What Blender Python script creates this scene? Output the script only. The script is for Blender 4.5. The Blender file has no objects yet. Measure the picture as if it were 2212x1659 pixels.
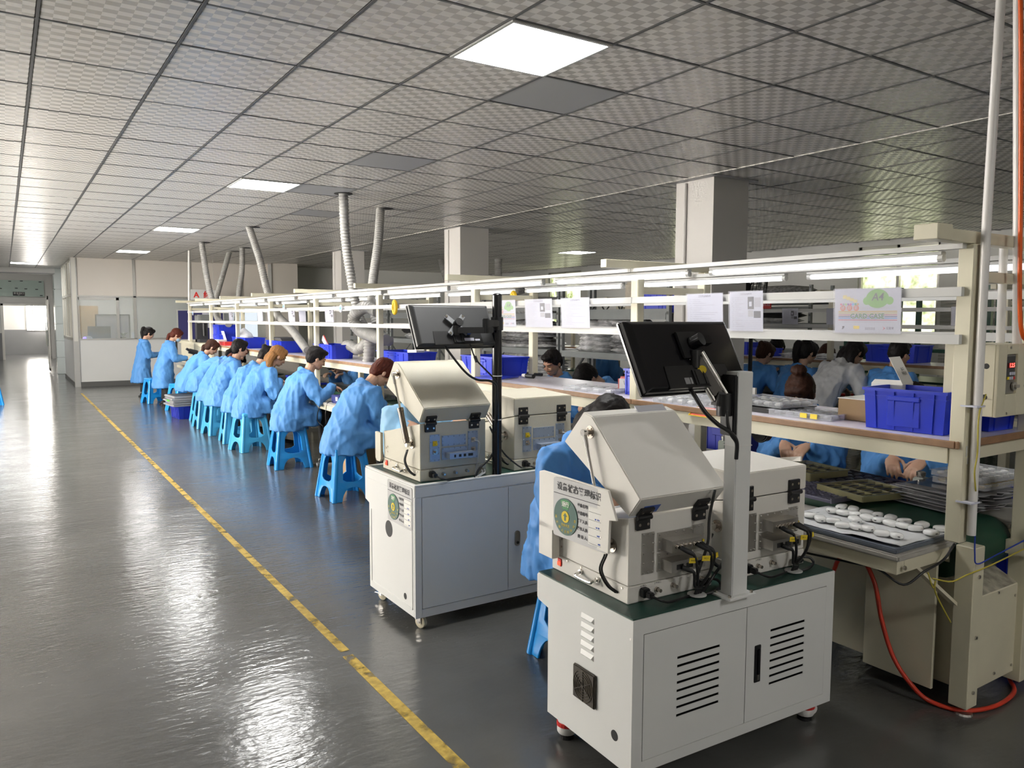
import bpy, bmesh, math, random
import numpy as np
from mathutils import Matrix, Vector, Euler, noise as mnoise
random.seed(7)
SC = bpy.context.scene
COL = SC.collection
R = math.radians
# ------------------------------------------------------------------ camera
H = 1.6
YAW, PITCH, ROLL, FPX = 0.579592, 0.0841966, 0.0032481, 1672.75
cam_data = bpy.data.cameras.new('camera')
cam = bpy.data.objects.new('camera', cam_data)
COL.objects.link(cam)
fw = Vector((math.sin(YAW)*math.cos(PITCH), math.cos(YAW)*math.cos(PITCH), -math.sin(PITCH)))
rt = Vector((math.cos(YAW), -math.sin(YAW), 0)); up = rt.cross(fw)
r2 = rt*math.cos(ROLL)+up*math.sin(ROLL); u2 = up*math.cos(ROLL)-rt*math.sin(ROLL)
m = Matrix((r2, u2, -fw)).transposed().to_4x4(); m.translation = (0, 0, H)
cam.matrix_world = m
cam_data.sensor_fit = 'HORIZONTAL'; cam_data.sensor_width = 36.0
cam_data.lens = 36.0*FPX/2212; cam_data.clip_start = 0.05; cam_data.clip_end = 200
SC.camera = cam
# ------------------------------------------------------------------ world, light strengths, exposure
world = bpy.data.worlds.new('world'); SC.world = world; world.use_nodes = True
bg = world.node_tree.nodes['Background']
bg.inputs[0].default_value = (0.80, 0.90, 1.0, 1); bg.inputs[1].default_value = 1.0
PANEL_E, TUBE_E, WINDOW_E = 24.0, 1.3, 20.0
SC.view_settings.view_transform = 'Standard'; SC.view_settings.look = 'None'
SC.view_settings.exposure = 1.0; SC.view_settings.gamma = 1.0
SC.view_settings.use_curve_mapping = False
SC.cycles.max_bounces = 8; SC.cycles.diffuse_bounces = 5; SC.cycles.glossy_bounces = 4
SC.cycles.transparent_max_bounces = 12; SC.cycles.transmission_bounces = 4
SC.cycles.sample_clamp_indirect = 8.0
SC.cycles.use_adaptive_sampling = True; SC.cycles.adaptive_threshold = 0.025
SC.cycles.caustics_reflective = False; SC.cycles.caustics_refractive = False
# ------------------------------------------------------------------ materials
MATS = {}
def mat(name, col, rough=0.5, metal=0.0, spec=0.5, var=0.0, vscale=8.0, bump=0.0, bscale=60.0, alpha=1.0,
        trans=0.0, emit=None, estr=0.0, stretch=None, coat=0.0, sss=0.0):
    if name in MATS: return MATS[name]
    M = bpy.data.materials.new(name); M.use_nodes = True
    nt = M.node_tree; b = nt.nodes['Principled BSDF']
    b.inputs['Base Color'].default_value = (*col, 1); b.inputs['Roughness'].default_value = rough
    b.inputs['Metallic'].default_value = metal; b.inputs['Specular IOR Level'].default_value = spec
    b.inputs['Alpha'].default_value = alpha; b.inputs['Transmission Weight'].default_value = trans
    b.inputs['Coat Weight'].default_value = coat
    if sss: b.inputs['Subsurface Weight'].default_value = sss; b.inputs['Subsurface Scale'].default_value = 0.01
    if emit: b.inputs['Emission Color'].default_value = (*emit, 1); b.inputs['Emission Strength'].default_value = estr
    if var or bump:
        tc = nt.nodes.new('ShaderNodeTexCoord'); mp = nt.nodes.new('ShaderNodeMapping')
        nt.links.new(tc.outputs['Object'], mp.inputs[0])
        if stretch: mp.inputs['Scale'].default_value = stretch
    if var:
        n = nt.nodes.new('ShaderNodeTexNoise'); n.inputs['Scale'].default_value = vscale; n.inputs['Detail'].default_value = 5
        r = nt.nodes.new('ShaderNodeMapRange'); r.inputs[1].default_value = 0.3; r.inputs[2].default_value = 0.7
        r.inputs[3].default_value = 1-var; r.inputs[4].default_value = 1+var*0.5
        mx = nt.nodes.new('ShaderNodeMix'); mx.data_type = 'RGBA'; mx.blend_type = 'MULTIPLY'; mx.inputs[0].default_value = 1
        mx.inputs[6].default_value = (*col, 1)
        nt.links.new(mp.outputs[0], n.inputs[0]); nt.links.new(n.outputs[0], r.inputs[0])
        nt.links.new(r.outputs[0], mx.inputs[7]); nt.links.new(mx.outputs[2], b.inputs['Base Color'])
    if bump:
        n = nt.nodes.new('ShaderNodeTexNoise'); n.inputs['Scale'].default_value = bscale; n.inputs['Detail'].default_value = 3
        bp = nt.nodes.new('ShaderNodeBump'); bp.inputs['Strength'].default_value = bump; bp.inputs['Distance'].default_value = 0.01
        nt.links.new(mp.outputs[0], n.inputs[0]); nt.links.new(n.outputs[0], bp.inputs['Height'])
        nt.links.new(bp.outputs[0], b.inputs['Normal'])
    MATS[name] = M
    return M
W_PAINT = mat('white_powder_coat', (.74, .745, .73), .42, var=.02, vscale=3)
W_BOX = mat('white_box_paint', (.76, .735, .685), .30, var=.02, vscale=3)
CREAM_BOX = mat('cream_textured_paint', (.62, .585, .475), .36, var=.04, vscale=4, bump=.25, bscale=350)
CREAM = mat('cream_steel_paint', (.66, .62, .47), .42, var=.07, vscale=5)
RAILW = mat('white_aluminium', (.55, .55, .535), .55, var=.03, vscale=4)
STEEL = mat('brushed_steel', (.62, .60, .57), .32, metal=1.0, var=.06, vscale=20)
CHROME = mat('chrome', (.75, .73, .70), .14, metal=1.0)
NICKEL = mat('nickel', (.55, .50, .44), .25, metal=1.0)
ALUM = mat('satin_aluminium', (.55, .56, .57), .38, metal=.9)
BLUEPLATE = mat('blue_film_plate', (.40, .47, .58), .35, metal=.5)
BLACK = mat('black_plastic', (.012, .012, .013), .38)
BLACKM = mat('matte_black', (.02, .02, .021), .6)
MONB = mat('monitor_grey_plastic', (.045, .046, .048), .42)
GLOSSBLK = mat('gloss_black_plastic', (.008, .008, .010), .16)
GREENMAT = mat('dark_green_mat', (.012, .050, .038), .42, var=.2, vscale=30)
GREENBELT = mat('green_conveyor_belt', (.008, .055, .030), .33, var=.15, vscale=10)
GREENFRAME = mat('green_frame_paint', (.01, .085, .05), .4)
CRATE = mat('blue_crate_plastic', (.012, .038, .56), .33, var=.05, vscale=6)
CRATED = mat('dark_blue_crate_plastic', (.010, .022, .30), .35)
STOOL = mat('blue_stool_plastic', (.016, .28, .74), .24, var=.05, vscale=4)
STOOL2 = mat('pale_blue_stool_plastic', (.06, .36, .66), .27, var=.05, vscale=4)
DUCT = mat('grey_duct_fabric', (.33, .325, .31), .55, var=.12, vscale=12)
PAPER = mat('white_paper', (.60, .61, .70), .8, spec=.1)
PAPERW = mat('warm_paper', (.85, .84, .80), .55)
SLEEVE = mat('clear_pvc', (.80, .80, .88), .30, spec=.12, alpha=.16)
CLEAR = mat('clear_tray_plastic', (.70, .72, .76), .10, alpha=.24)
CLEARY = mat('yellowed_tray_plastic', (.55, .52, .30), .12, alpha=.55)
FOAM = mat('white_foam_liner', (.60, .61, .62), .6, var=.1, vscale=14)
GREYFILM = mat('grey_film_liner', (.34, .345, .36), .4, var=.15, vscale=9)
PRINT = mat('black_print', (.03, .03, .035), .6)
PRINTG = mat('grey_print', (.42, .42, .47), .6)
WOOD = mat('brown_wood_edge', (.30, .17, .09), .5, var=.2, vscale=20)
LAMIN = mat('white_laminate', (.74, .70, .78), .3, var=.05, vscale=5)
KRAFT = mat('kraft_cardboard', (.36, .235, .115), .7, var=.08, vscale=9)
RED = mat('red_plastic', (.62, .03, .025), .35)
REDHOSE = mat('red_hose', (.60, .045, .02), .28)
ORANGE = mat('orange_hose', (.85, .13, .015), .3)
YELLOW = mat('yellow_label', (.80, .60, .03), .5)
GREEN = mat('bright_green_label', (.10, .55, .05), .5)
BLUE = mat('blue_print', (.06, .12, .42), .5)
BLUEW = mat('blue_wire', (.015, .05, .42), .4)
YELW = mat('yellow_wire', (.50, .42, .06), .4)
PIPE = mat('white_conduit', (.74, .72, .70), .3)
GREYRACK = mat('grey_rack_paint', (.23, .245, .245), .45, var=.08, vscale=8)
GREYPAINT = mat('grey_dado_paint', (.20, .20, .205), .5, var=.05, vscale=2)
WALLW = mat('white_wall_paint', (.70, .685, .655), .6, var=.03, vscale=1.5)
WALLG = mat('grey_white_wall', (.74, .74, .72), .6, var=.03, vscale=1.5)
PANELW = mat('partition_panel', (.66, .615, .56), .5, var=.02, vscale=2)
PANELB = mat('partition_lower_panel', (.60, .605, .595), .45, var=.02, vscale=2)
ALFRAME = mat('partition_frame', (.48, .47, .44), .35, metal=.6)
COLPAINT = mat('column_paint', (.66, .64, .61), .5, var=.03, vscale=2)
NAVY = mat('navy_felt', (.045, .045, .16), .8)
SEAT_FOAM = mat('caster_nylon', (.68, .62, .47), .4)
SKIN = mat('skin', (.56, .34, .235), .48, var=.05, vscale=40, sss=.08)
SKIN2 = mat('skin_tanned', (.47, .265, .175), .48, var=.05, vscale=40, sss=.08)
LIPS = mat('lips', (.38, .10, .09), .45)
EYE = mat('eye_dark', (.012, .009, .008), .25)
BROW = mat('eyebrow_hair', (.02, .014, .011), .7)
TROUS = mat('black_trousers', (.012, .012, .014), .8)
JEANS = mat('navy_denim', (.02, .03, .07), .8)
MASKB = mat('blue_face_mask', (.30, .46, .62), .7)
def hairmat(n, c):
    return mat('hair_'+n, c, .55, spec=.18, var=.35, vscale=60, bump=.2, bscale=90, stretch=(1, 1, .12))
HBLACK = hairmat('black', (.012, .010, .010)); HBROWN = hairmat('dark_brown', (.045, .018, .011))
HRED = hairmat('reddish', (.085, .018, .010)); HBLOND = hairmat('blonde', (.25, .12, .042))
def coatmat(name, col):
    M = mat(name, col, .55, spec=.3, var=.08, vscale=7, bump=.40, bscale=13, stretch=(1, 1, .55))
    return M
COAT = coatmat('blue_smock_cloth', (.088, .27, .61)); COATD = coatmat('deep_blue_smock_cloth', (.075, .25, .60))
COATW = coatmat('white_smock_cloth', (.52, .53, .55)); COATP = coatmat('pale_blue_smock_cloth', (.27, .50, .74))
def glow(name, col, s):
    M = bpy.data.materials.new(name); M.use_nodes = True; nt = M.node_tree; nt.nodes.clear()
    e = nt.nodes.new('ShaderNodeEmission'); o = nt.nodes.new('ShaderNodeOutputMaterial')
    e.inputs[0].default_value = (*col, 1); e.inputs[1].default_value = s; nt.links.new(e.outputs[0], o.inputs[0]); return M
G_PANEL = glow('led_panel_light', (1, .99, .965), PANEL_E)
G_TUBE = glow('led_tube_light', (.95, .97, 1), TUBE_E)
G_WIN = glow('daylight_window', (1, .94, .86), WINDOW_E)
G_WIN2 = glow('daylight_window_green', (.95, .97, .70), 1.1)
G_RED = glow('red_digits', (1, .04, .03), 6)
G_SCR = glow('blue_screen', (.05, .35, .95), 1.1)
G_SW = glow('red_switch', (1, .10, .05), 1.0)
G_LED = glow('blue_led', (.12, .08, 1), 4)
# glass
def glassmat(name, tint, alpha, rough=.03):
    return mat(name, tint, rough, alpha=alpha, spec=.8)
GLASS = glassmat('window_glass', (.55, .58, .55), .34); GLASSG = glassmat('green_glass', (.62, .74, .68), .72)

def leafy(M):
    """trees outside the window: mottled daylight"""
    nt = M.node_tree; e = [n for n in nt.nodes if n.type == 'EMISSION'][0]; g = nt.nodes.new('ShaderNodeNewGeometry')
    n = nt.nodes.new('ShaderNodeTexNoise'); n.inputs['Scale'].default_value = 5; n.inputs['Detail'].default_value = 6; r = nt.nodes.new('ShaderNodeValToRGB')
    r.color_ramp.elements[0].position = .35; r.color_ramp.elements[0].color = (.16, .22, .05, 1); r.color_ramp.elements[1].position = .62; r.color_ramp.elements[1].color = (1, .98, .72, 1)
    nt.links.new(g.outputs['Position'], n.inputs[0]); nt.links.new(n.outputs[0], r.inputs[0]); nt.links.new(r.outputs[0], e.inputs[0])
leafy(G_WIN2)
# ------------------------------------------------------------------ mesh building
def V(*a): return Vector(a)
class MB:
    """collects closed shapes in one mesh"""
    def __init__(s): s.v = []; s.f = []
    def add(s, vs, fs):
        n = len(s.v); s.v += [tuple(p) for p in vs]; s.f += [tuple(i+n for i in f) for f in fs]; return s
    def box(s, x0, x1, y0, y1, z0, z1, M=None):
        vs = [V(x, y, z) for z in (z0, z1) for y in (y0, y1) for x in (x0, x1)]
        if M: vs = [M @ p for p in vs]
        return s.add(vs, [(0, 2, 3, 1), (4, 5, 7, 6), (0, 1, 5, 4), (2, 6, 7, 3), (0, 4, 6, 2), (1, 3, 7, 5)])
    def cbox(s, c, d, M=None):
        return s.box(c[0]-d[0]/2, c[0]+d[0]/2, c[1]-d[1]/2, c[1]+d[1]/2, c[2]-d[2]/2, c[2]+d[2]/2, M)
    def bar(s, a, b, w, h=None, upv=(0, 0, 1)):
        h = h or w; a = V(*a); b = V(*b); t = (b-a).normalized(); u = V(*upv)
        if abs(t.dot(u)) > .99: u = V(0, 1, 0)
        l = u.cross(t).normalized(); u = t.cross(l)
        vs = [p+l*i*w/2+u*j*h/2 for p in (a, b) for j in (-1, 1) for i in (-1, 1)]
        return s.add(vs, [(0, 2, 3, 1), (4, 5, 7, 6), (0, 1, 5, 4), (2, 6, 7, 3), (0, 4, 6, 2), (1, 3, 7, 5)])
    def rings(s, rs, cap=True):
        n = len(rs[0]); vs = [p for r in rs for p in r]; fs = []
        for i in range(len(rs)-1):
            for j in range(n):
                a, b = i*n+j, i*n+(j+1) % n; fs.append((a, b, b+n, a+n))
        if cap: fs.append(tuple(range(n-1, -1, -1))); fs.append(tuple((len(rs)-1)*n+j for j in range(n)))
        return s.add(vs, fs)
    def tube(s, pts, r, n=8, cap=True, sq=None):
        pts = [V(*p) for p in pts]; k = len(pts)
        if not hasattr(r, '__len__'): r = [r]*k
        t0 = (pts[1]-pts[0]).normalized(); u = t0.orthogonal().normalized(); rs = []
        for i, p in enumerate(pts):
            t = (pts[min(i+1, k-1)]-pts[max(i-1, 0)]).normalized()
            u = (u-t*u.dot(t)); u = u.normalized() if u.length > 1e-6 else t.orthogonal().normalized()
            w = t.cross(u)
            rs.append([p+(u*math.cos(a)+w*math.sin(a))*r[i] for a in [2*math.pi*j/n for j in range(n)]])
        return s.rings(rs, cap)
    def cyl(s, a, b, r, n=12, r2=None): return s.tube([a, b], [r, r if r2 is None else r2], n)
    def lathe(s, prof, n=16, M=None):
        rs = [[V(r*math.cos(2*math.pi*j/n), r*math.sin(2*math.pi*j/n), z) for j in range(n)] for r, z in prof]
        if M: rs = [[M @ p for p in r] for r in rs]
        return s.rings(rs)
    def prism(s, poly, axis, a, b, M=None):
        """poly: 2d points; extruded along axis 'x'|'y'|'z' from a to b"""
        def P(u, v, w): return {'x': V(w, u, v), 'y': V(u, w, v), 'z': V(u, v, w)}[axis]
        r0 = [P(u, v, a) for u, v in poly]; r1 = [P(u, v, b) for u, v in poly]
        if M: r0 = [M @ p for p in r0]; r1 = [M @ p for p in r1]
        return s.rings([r0, r1])
    def ell(s, c, r, M=None, n=12, k=8):
        rs = []
        for i in range(k+1):
            th = math.pi*(i+.001)/(k+.002); rs.append([V(r[0]*math.sin(th)*math.cos(2*math.pi*j/n), r[1]*math.sin(th)*math.sin(2*math.pi*j/n), -r[2]*math.cos(th)) for j in range(n)])
        if M is not None: rs = [[M @ p for p in q] for q in rs]
        c = V(*c); return s.rings([[p+c for p in q] for q in rs])
    def loft(s, secs, n=16):
        """secs: (center, axisA*ra, axisB*rb)"""
        return s.rings([[V(*c)+V(*a)*math.cos(2*math.pi*j/n)+V(*b)*math.sin(2*math.pi*j/n) for j in range(n)] for c, a, b in secs])
    def quad(s, a, b, c, d): return s.add([a, b, c, d], [(0, 1, 2, 3)])
    def mesh(s, name='mesh', smooth=False, bev=0, seg=2):
        bm = bmesh.new(); bv = [bm.verts.new(p) for p in s.v]
        for f in s.f:
            try: bm.faces.new([bv[i] for i in f])
            except ValueError: pass
        bmesh.ops.recalc_face_normals(bm, faces=bm.faces)
        if bev:
            es = [e for e in bm.edges if len(e.link_faces) == 2 and e.calc_face_angle(0) > .5]
            bmesh.ops.bevel(bm, geom=es, offset=bev, segments=seg, affect='EDGES', clamp_overlap=True)
        me = bpy.data.meshes.new(name); bm.to_mesh(me); bm.free()
        if smooth: shade(me, smooth)
        return me
def shade(me, ang=40):
    me.polygons.foreach_set('use_smooth', [True]*len(me.polygons))
    if ang is not True and ang < 170: me.set_sharp_from_angle(angle=R(ang))
def obj(name, me, material=None, parent=None, M=None):
    if isinstance(me, MB): me = me.mesh(name)
    if material is not None and not me.materials:
        me.materials.append(material)
    o = bpy.data.objects.new(name, me); COL.objects.link(o)
    if parent is not None: o.parent = parent
    if M is not None: o.matrix_local = M
    return o
def tag(o, label, cat, group=None):
    o['label'] = label; o['category'] = cat
    if group: o['group'] = group
    return o
def thing(name, label, cat, loc=(0, 0, 0), rz=0, group=None):
    o = bpy.data.objects.new(name, None); o.empty_display_size = .1; COL.objects.link(o)
    o.location = loc; o.rotation_euler = (0, 0, rz); return tag(o, label, cat, group)
def struct(name, me, material, parent=None):
    o = obj(name, me, material, parent)
    if parent is None: o['kind'] = 'structure'
    return o
def dup(root, loc=None, rz=None, label=None, group=None):
    c = root.copy(); COL.objects.link(c)
    if loc is not None: c.location = loc
    if rz is not None: c.rotation_euler = (0, 0, rz)
    if label: c['label'] = label
    if group: c['group'] = group
    for ch in root.children:
        d = ch.copy(); COL.objects.link(d); d.parent = c
        for g in ch.children:
            e = g.copy(); COL.objects.link(e); e.parent = d
    return c
TCACHE = {}
def text_mesh(body, size=1.0, align='CENTER', thick=0.0, shear=0.0):
    key = (body, size, align, thick, shear)
    if key in TCACHE: return TCACHE[key]
    c = bpy.data.curves.new('text', 'FONT'); c.body = body; c.size = size; c.align_x = align; c.align_y = 'CENTER'
    c.resolution_u = 2; c.offset = thick; c.shear = shear
    o = bpy.data.objects.new('text', c); COL.objects.link(o)
    me = bpy.data.meshes.new_from_object(o.evaluated_get(bpy.context.evaluated_depsgraph_get()))
    bpy.data.objects.remove(o); bpy.data.curves.remove(c)
    TCACHE[key] = me; return me
def text(parent, body, size, M, material, align='CENTER', thick=0.0, name='lettering', shear=0.0):
    me = text_mesh(body, size, align, thick, shear).copy(); me.materials.clear(); me.materials.append(material)
    return obj(name, me, None, parent, M)
def frame(o, xax, yax):
    """matrix whose local x,y follow xax,yax at origin o"""
    x = V(*xax).normalized(); y = V(*yax); y = (y-x*x.dot(y)).normalized(); z = x.cross(y)
    M = Matrix((x, y, z)).transposed().to_4x4(); M.translation = V(*o); return M
def curve_pts(pts, n=8):
    """Catmull-Rom through pts"""
    P = [V(*p) for p in pts]; P = [P[0]*2-P[1]]+P+[P[-1]*2-P[-2]]; out = []
    for i in range(1, len(P)-2):
        for k in range(n):
            t = k/n; a, b, c, d = P[i-1], P[i], P[i+1], P[i+2]
            out.append(.5*((2*b)+(c-a)*t+(2*a-5*b+4*c-d)*t*t+(3*b-a-3*c+d)*t**3))
    out.append(P[-2]); return out
def cable(pts, r, n=6, k=6): return MB().tube(curve_pts(pts, k), r, n).mesh('cable', smooth=True)
REMESH_OB = None
def remesh(mb, voxel, smooth_it=2):
    global REMESH_OB
    me = mb.mesh('tmp')
    o = bpy.data.objects.new('tmp', me); COL.objects.link(o)
    md = o.modifiers.new('r', 'REMESH'); md.mode = 'VOXEL'; md.voxel_size = voxel
    if smooth_it:
        sm = o.modifiers.new('s', 'SMOOTH'); sm.iterations = smooth_it; sm.factor = .5
    dg = bpy.context.evaluated_depsgraph_get()
    out = bpy.data.meshes.new_from_object(o.evaluated_get(dg))
    bpy.data.objects.remove(o); bpy.data.meshes.remove(me)
    out.polygons.foreach_set('use_smooth', [True]*len(out.polygons))
    return out
def wrinkle(me, amp, freq, stretch=(1, 1, 1), seed=0, zfade=None):
    n = len(me.vertices); co = np.empty(n*3, np.float32); me.vertices.foreach_get('co', co); co = co.reshape(-1, 3)
    no = np.empty(n*3, np.float32); me.vertex_normals.foreach_get('vector', no); no = no.reshape(-1, 3)
    rng = np.random.RandomState(seed); d = np.zeros(n, np.float32)
    for o in range(7):
        k = rng.normal(size=3)*freq*np.array(stretch)*(0.6+.35*o); ph = rng.rand()*6.28
        q = rng.normal(size=3)*freq*.45; w = co@k+ph+1.6*np.sin(co@q+rng.rand()*6.28)
        d += (1-np.abs(np.sin(w)))**2/(1+.35*o)
    d = (d-d.mean())/max(d.std(), 1e-6)*amp
    co = co+no*d[:, None]; me.vertices.foreach_set('co', co.ravel().astype(np.float32)); me.update(); return me
def proj_px(p):
    """pixel of a world point in the 2212x1659 frame, used only to rank pieces by visible size"""
    d = Vector(p)-V(0, 0, H); z = d.dot(fw)
    if z < .05: return None
    return (1106+FPX*d.dot(r2)/z, 829.5-FPX*d.dot(u2)/z, z)

def adopt(child, parent):
    """make a free-standing piece a part of its thing without moving it"""
    bpy.context.view_layer.update()
    child.parent = parent; child.matrix_parent_inverse = parent.matrix_world.inverted()
    for k in ('label', 'category', 'group'):
        if k in child: del child[k]
    return child
# ================================================================== room
TX, TY, TS = .1865, 3.6406, .6
CZ, CZ2, XSTEP = 2.954, 2.985, TX+9*TS
XL, XR, YN, YB = TX-6*TS, 13.0, TY-10*TS, TY+36*TS
def floor_mat():
    M = bpy.data.materials.new('grey_epoxy_floor'); M.use_nodes = True; nt = M.node_tree; b = nt.nodes['Principled BSDF']
    g = nt.nodes.new('ShaderNodeNewGeometry')
    def noise(scale, vec, det=4, st=(1, 1, 1)):
        mp = nt.nodes.new('ShaderNodeMapping'); mp.inputs['Scale'].default_value = st; nt.links.new(vec, mp.inputs[0])
        n = nt.nodes.new('ShaderNodeTexNoise'); n.inputs['Scale'].default_value = scale; n.inputs['Detail'].default_value = det
        nt.links.new(mp.outputs[0], n.inputs[0]); return n.outputs[0]
    def rng(v, a, b_, c, d):
        r = nt.nodes.new('ShaderNodeMapRange'); [setattr(r.inputs[i+1], 'default_value', x) for i, x in enumerate((a, b_, c, d))]
        nt.links.new(v, r.inputs[0]); return r.outputs[0]
    P = g.outputs['Position']
    cr = nt.nodes.new('ShaderNodeValToRGB')
    cr.color_ramp.elements[0].color = (.070, .071, .068, 1); cr.color_ramp.elements[1].color = (.105, .106, .101, 1)
    cr.color_ramp.elements[0].position = .3; cr.color_ramp.elements[1].position = .7
    nt.links.new(noise(1.3, P, 6), cr.inputs[0]); nt.links.new(cr.outputs[0], b.inputs['Base Color'])
    nt.links.new(rng(noise(2.2, P, 5, (.6, 1.6, 1)), .3, .7, .12, .22), b.inputs['Roughness'])
    b.inputs['Specular IOR Level'].default_value = .6
    b1 = nt.nodes.new('ShaderNodeBump'); b1.inputs['Strength'].default_value = .42; b1.inputs['Distance'].default_value = .006
    nt.links.new(noise(26, P, 3, (.55, 1.3, 1)), b1.inputs['Height'])
    b2 = nt.nodes.new('ShaderNodeBump'); b2.inputs['Strength'].default_value = .22; b2.inputs['Distance'].default_value = .012
    nt.links.new(noise(5, P, 3, (.4, 1.5, 1)), b2.inputs['Height']); nt.links.new(b1.outputs[0], b2.inputs['Normal'])
    nt.links.new(b2.outputs[0], b.inputs['Normal']); return M
def tile_mat(name, c0, c1, r0, r1):
    M = bpy.data.materials.new(name); M.use_nodes = True; nt = M.node_tree; b = nt.nodes['Principled BSDF']
    g = nt.nodes.new('ShaderNodeNewGeometry'); mp = nt.nodes.new('ShaderNodeMapping')
    mp.inputs['Location'].default_value = (-TX/.06, -TY/.05, .5); mp.inputs['Scale'].default_value = (1/.06, 1/.05, 0)
    nt.links.new(g.outputs['Position'], mp.inputs[0])
    ck = nt.nodes.new('ShaderNodeTexChecker'); ck.inputs['Scale'].default_value = 1.0
    nt.links.new(mp.outputs[0], ck.inputs[0])
    mx = nt.nodes.new('ShaderNodeMix'); mx.data_type = 'RGBA'; mx.inputs[6].default_value = (*c0, 1); mx.inputs[7].default_value = (*c1, 1)
    nt.links.new(ck.outputs['Fac'], mx.inputs[0]); nt.links.new(mx.outputs[2], b.inputs['Base Color'])
    mr = nt.nodes.new('ShaderNodeMapRange'); mr.inputs[3].default_value = r0; mr.inputs[4].default_value = r1
    nt.links.new(ck.outputs['Fac'], mr.inputs[0]); nt.links.new(mr.outputs[0], b.inputs['Roughness'])
    n = nt.nodes.new('ShaderNodeTexNoise'); n.inputs['Scale'].default_value = 2.2; n.inputs['Detail'].default_value = 2
    nt.links.new(g.outputs['Position'], n.inputs[0])
    bp = nt.nodes.new('ShaderNodeBump'); bp.inputs['Strength'].default_value = .15; bp.inputs['Distance'].default_value = .02
    nt.links.new(n.outputs[0], bp.inputs['Height']); nt.links.new(bp.outputs[0], b.inputs['Normal'])
    return M
FLOOR = floor_mat()
TILE = tile_mat('patterned_ceiling_tile', (.57, .545, .505), (.77, .745, .70), .27, .45)
TILEG = mat('plain_grey_ceiling_tile', (.40, .405, .41), .5)
GRIDM = mat('ceiling_grid_metal', (.10, .10, .10), .5)
GRIDD = mat('ceiling_gap_shadow', (.03, .03, .03), .8)
fl = MB().box(XL-.1, XR+.1, YN-.1, 40, -.12, 0)
struct('floor', fl, FLOOR)
# ---- ceiling: slab above, tiles, grid bars
ceil = struct('ceiling', MB().box(XL-.1, XR+.1, YN-.1, YB+.02, CZ2+.05, CZ2+.15), GRIDD)
LIGHTS = []   # (i,j) of tile cells with a lamp
for j in (-9, -1, 7, 15, 23, 31): LIGHTS.append((3, j))
LIGHTS += [(0, 32), (16, 15), (-5, -1), (-5, 7), (-5, 15)]
LIGHTS = sorted(set(LIGHTS))
PLAIN = [(4, 0), (4, 4), (4, 7), (5, 10), (7, -6)]
HOLES = [(3.111, 8.231), (3.959, 9.029), (3.128, 11.965), (3.037, 14.859), (3.979, 16.5), (3.928, 15.569)]
cells = []
for i in range(-6, 22):
    for j in range(-10, 36):
        if (i, j) in LIGHTS: continue
        x, y = TX+(i+.5)*TS, TY+(j+.5)*TS
        if x > XR: continue
        p = proj_px((x, y, CZ)); s = -1
        if p and -150 < p[0] < 2362 and -150 < p[1] < 640: s = 1/(p[2]*p[2]*p[2])
        cells.append((s, i, j, x, y))
cells.sort(reverse=True)
tw = TS/2-.009
tmesh = MB().box(-tw, tw, -tw, tw, 0, .012).mesh('ceiling_tile', bev=.003, seg=1); tmesh.materials.append(TILE)
tmeshg = tmesh.copy(); tmeshg.materials.clear(); tmeshg.materials.append(TILEG)
rest = MB()
for k, (s, i, j, x, y) in enumerate(cells):
    z = CZ if i < 9 else CZ2
    if k < 298 or (i, j) in PLAIN:
        o = obj('ceiling_tile', tmeshg if (i, j) in PLAIN else tmesh, None, ceil)
        o.location = (x, y, z+.002*random.random())
        o.rotation_euler = (random.uniform(-.003, .003), random.uniform(-.003, .003), 0)
    else:
        rest.box(x-tw, x+tw, y-tw, y+tw, z, z+.012)
ro = obj('distant_ceiling_tiles', rest, TILE, ceil); ro['kind'] = 'stuff'
gb = MB()
for i in range(-6, 23):
    x = TX+i*TS
    if x > XR: break
    z = CZ if i <= 9 else CZ2
    gb.box(x-.0065, x+.0065, YN, YB, z-.002, z+.004)
for j in range(-10, 37):
    y = TY+j*TS
    gb.box(XL, XSTEP, y-.008, y+.008, CZ-.001, CZ+.004); gb.box(XSTEP, XR, y-.008, y+.008, CZ2-.001, CZ2+.004)
obj('ceiling_grid', gb, GRIDM, ceil)
obj('ceiling_step_edge', MB().box(XSTEP-.01, XSTEP+.012, YN, YB, CZ-.004, CZ2+.02), TILE, ceil)
for n, (x, y) in enumerate(HOLES):
    obj('duct_opening', MB().lathe([(.10, 0), (.10, .004)], 18), GRIDD, ceil, Matrix.Translation((x+.05, y-.03, CZ-.006)))
# ---- ceiling lamps
LN = {(3, -1): 'large square LED ceiling panel nearest to the viewer', (3, 7): 'LED ceiling panel second in the row above the aisle',
      (3, 15): 'LED ceiling panel third in the row above the aisle', (3, 23): 'LED ceiling panel fourth in the row, in front of the office partition',
      (0, 32): 'farthest LED ceiling panel, before the corridor with the exit sign', (16, 15): 'LED ceiling panel over the right part of the hall, right of the middle column'}
lroot = None
for (i, j) in LIGHTS:
    z = (CZ if i < 9 else CZ2)-.006; c = (TX+(i+.5)*TS, TY+(j+.5)*TS, z)
    lab = LN.get((i, j), 'square LED ceiling panel outside the photographed view')
    if lroot is None:
        lroot = thing('ceiling_light', lab, 'ceiling light', c, 0, 'LED ceiling panels')
        f = MB()
        for sx in (-1, 1):
            f.box(sx*.288-.008, sx*.288+.008, -.296, .296, -.004, .03); f.box(-.28, .28, sx*.288-.008, sx*.288+.008, -.004, .03)
        obj('panel_frame', f, RAILW, lroot); obj('diffuser', MB().box(-.281, .281, -.281, .281, -.001, .02), G_PANEL, lroot)
    else: dup(lroot, c, 0, lab)
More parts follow.
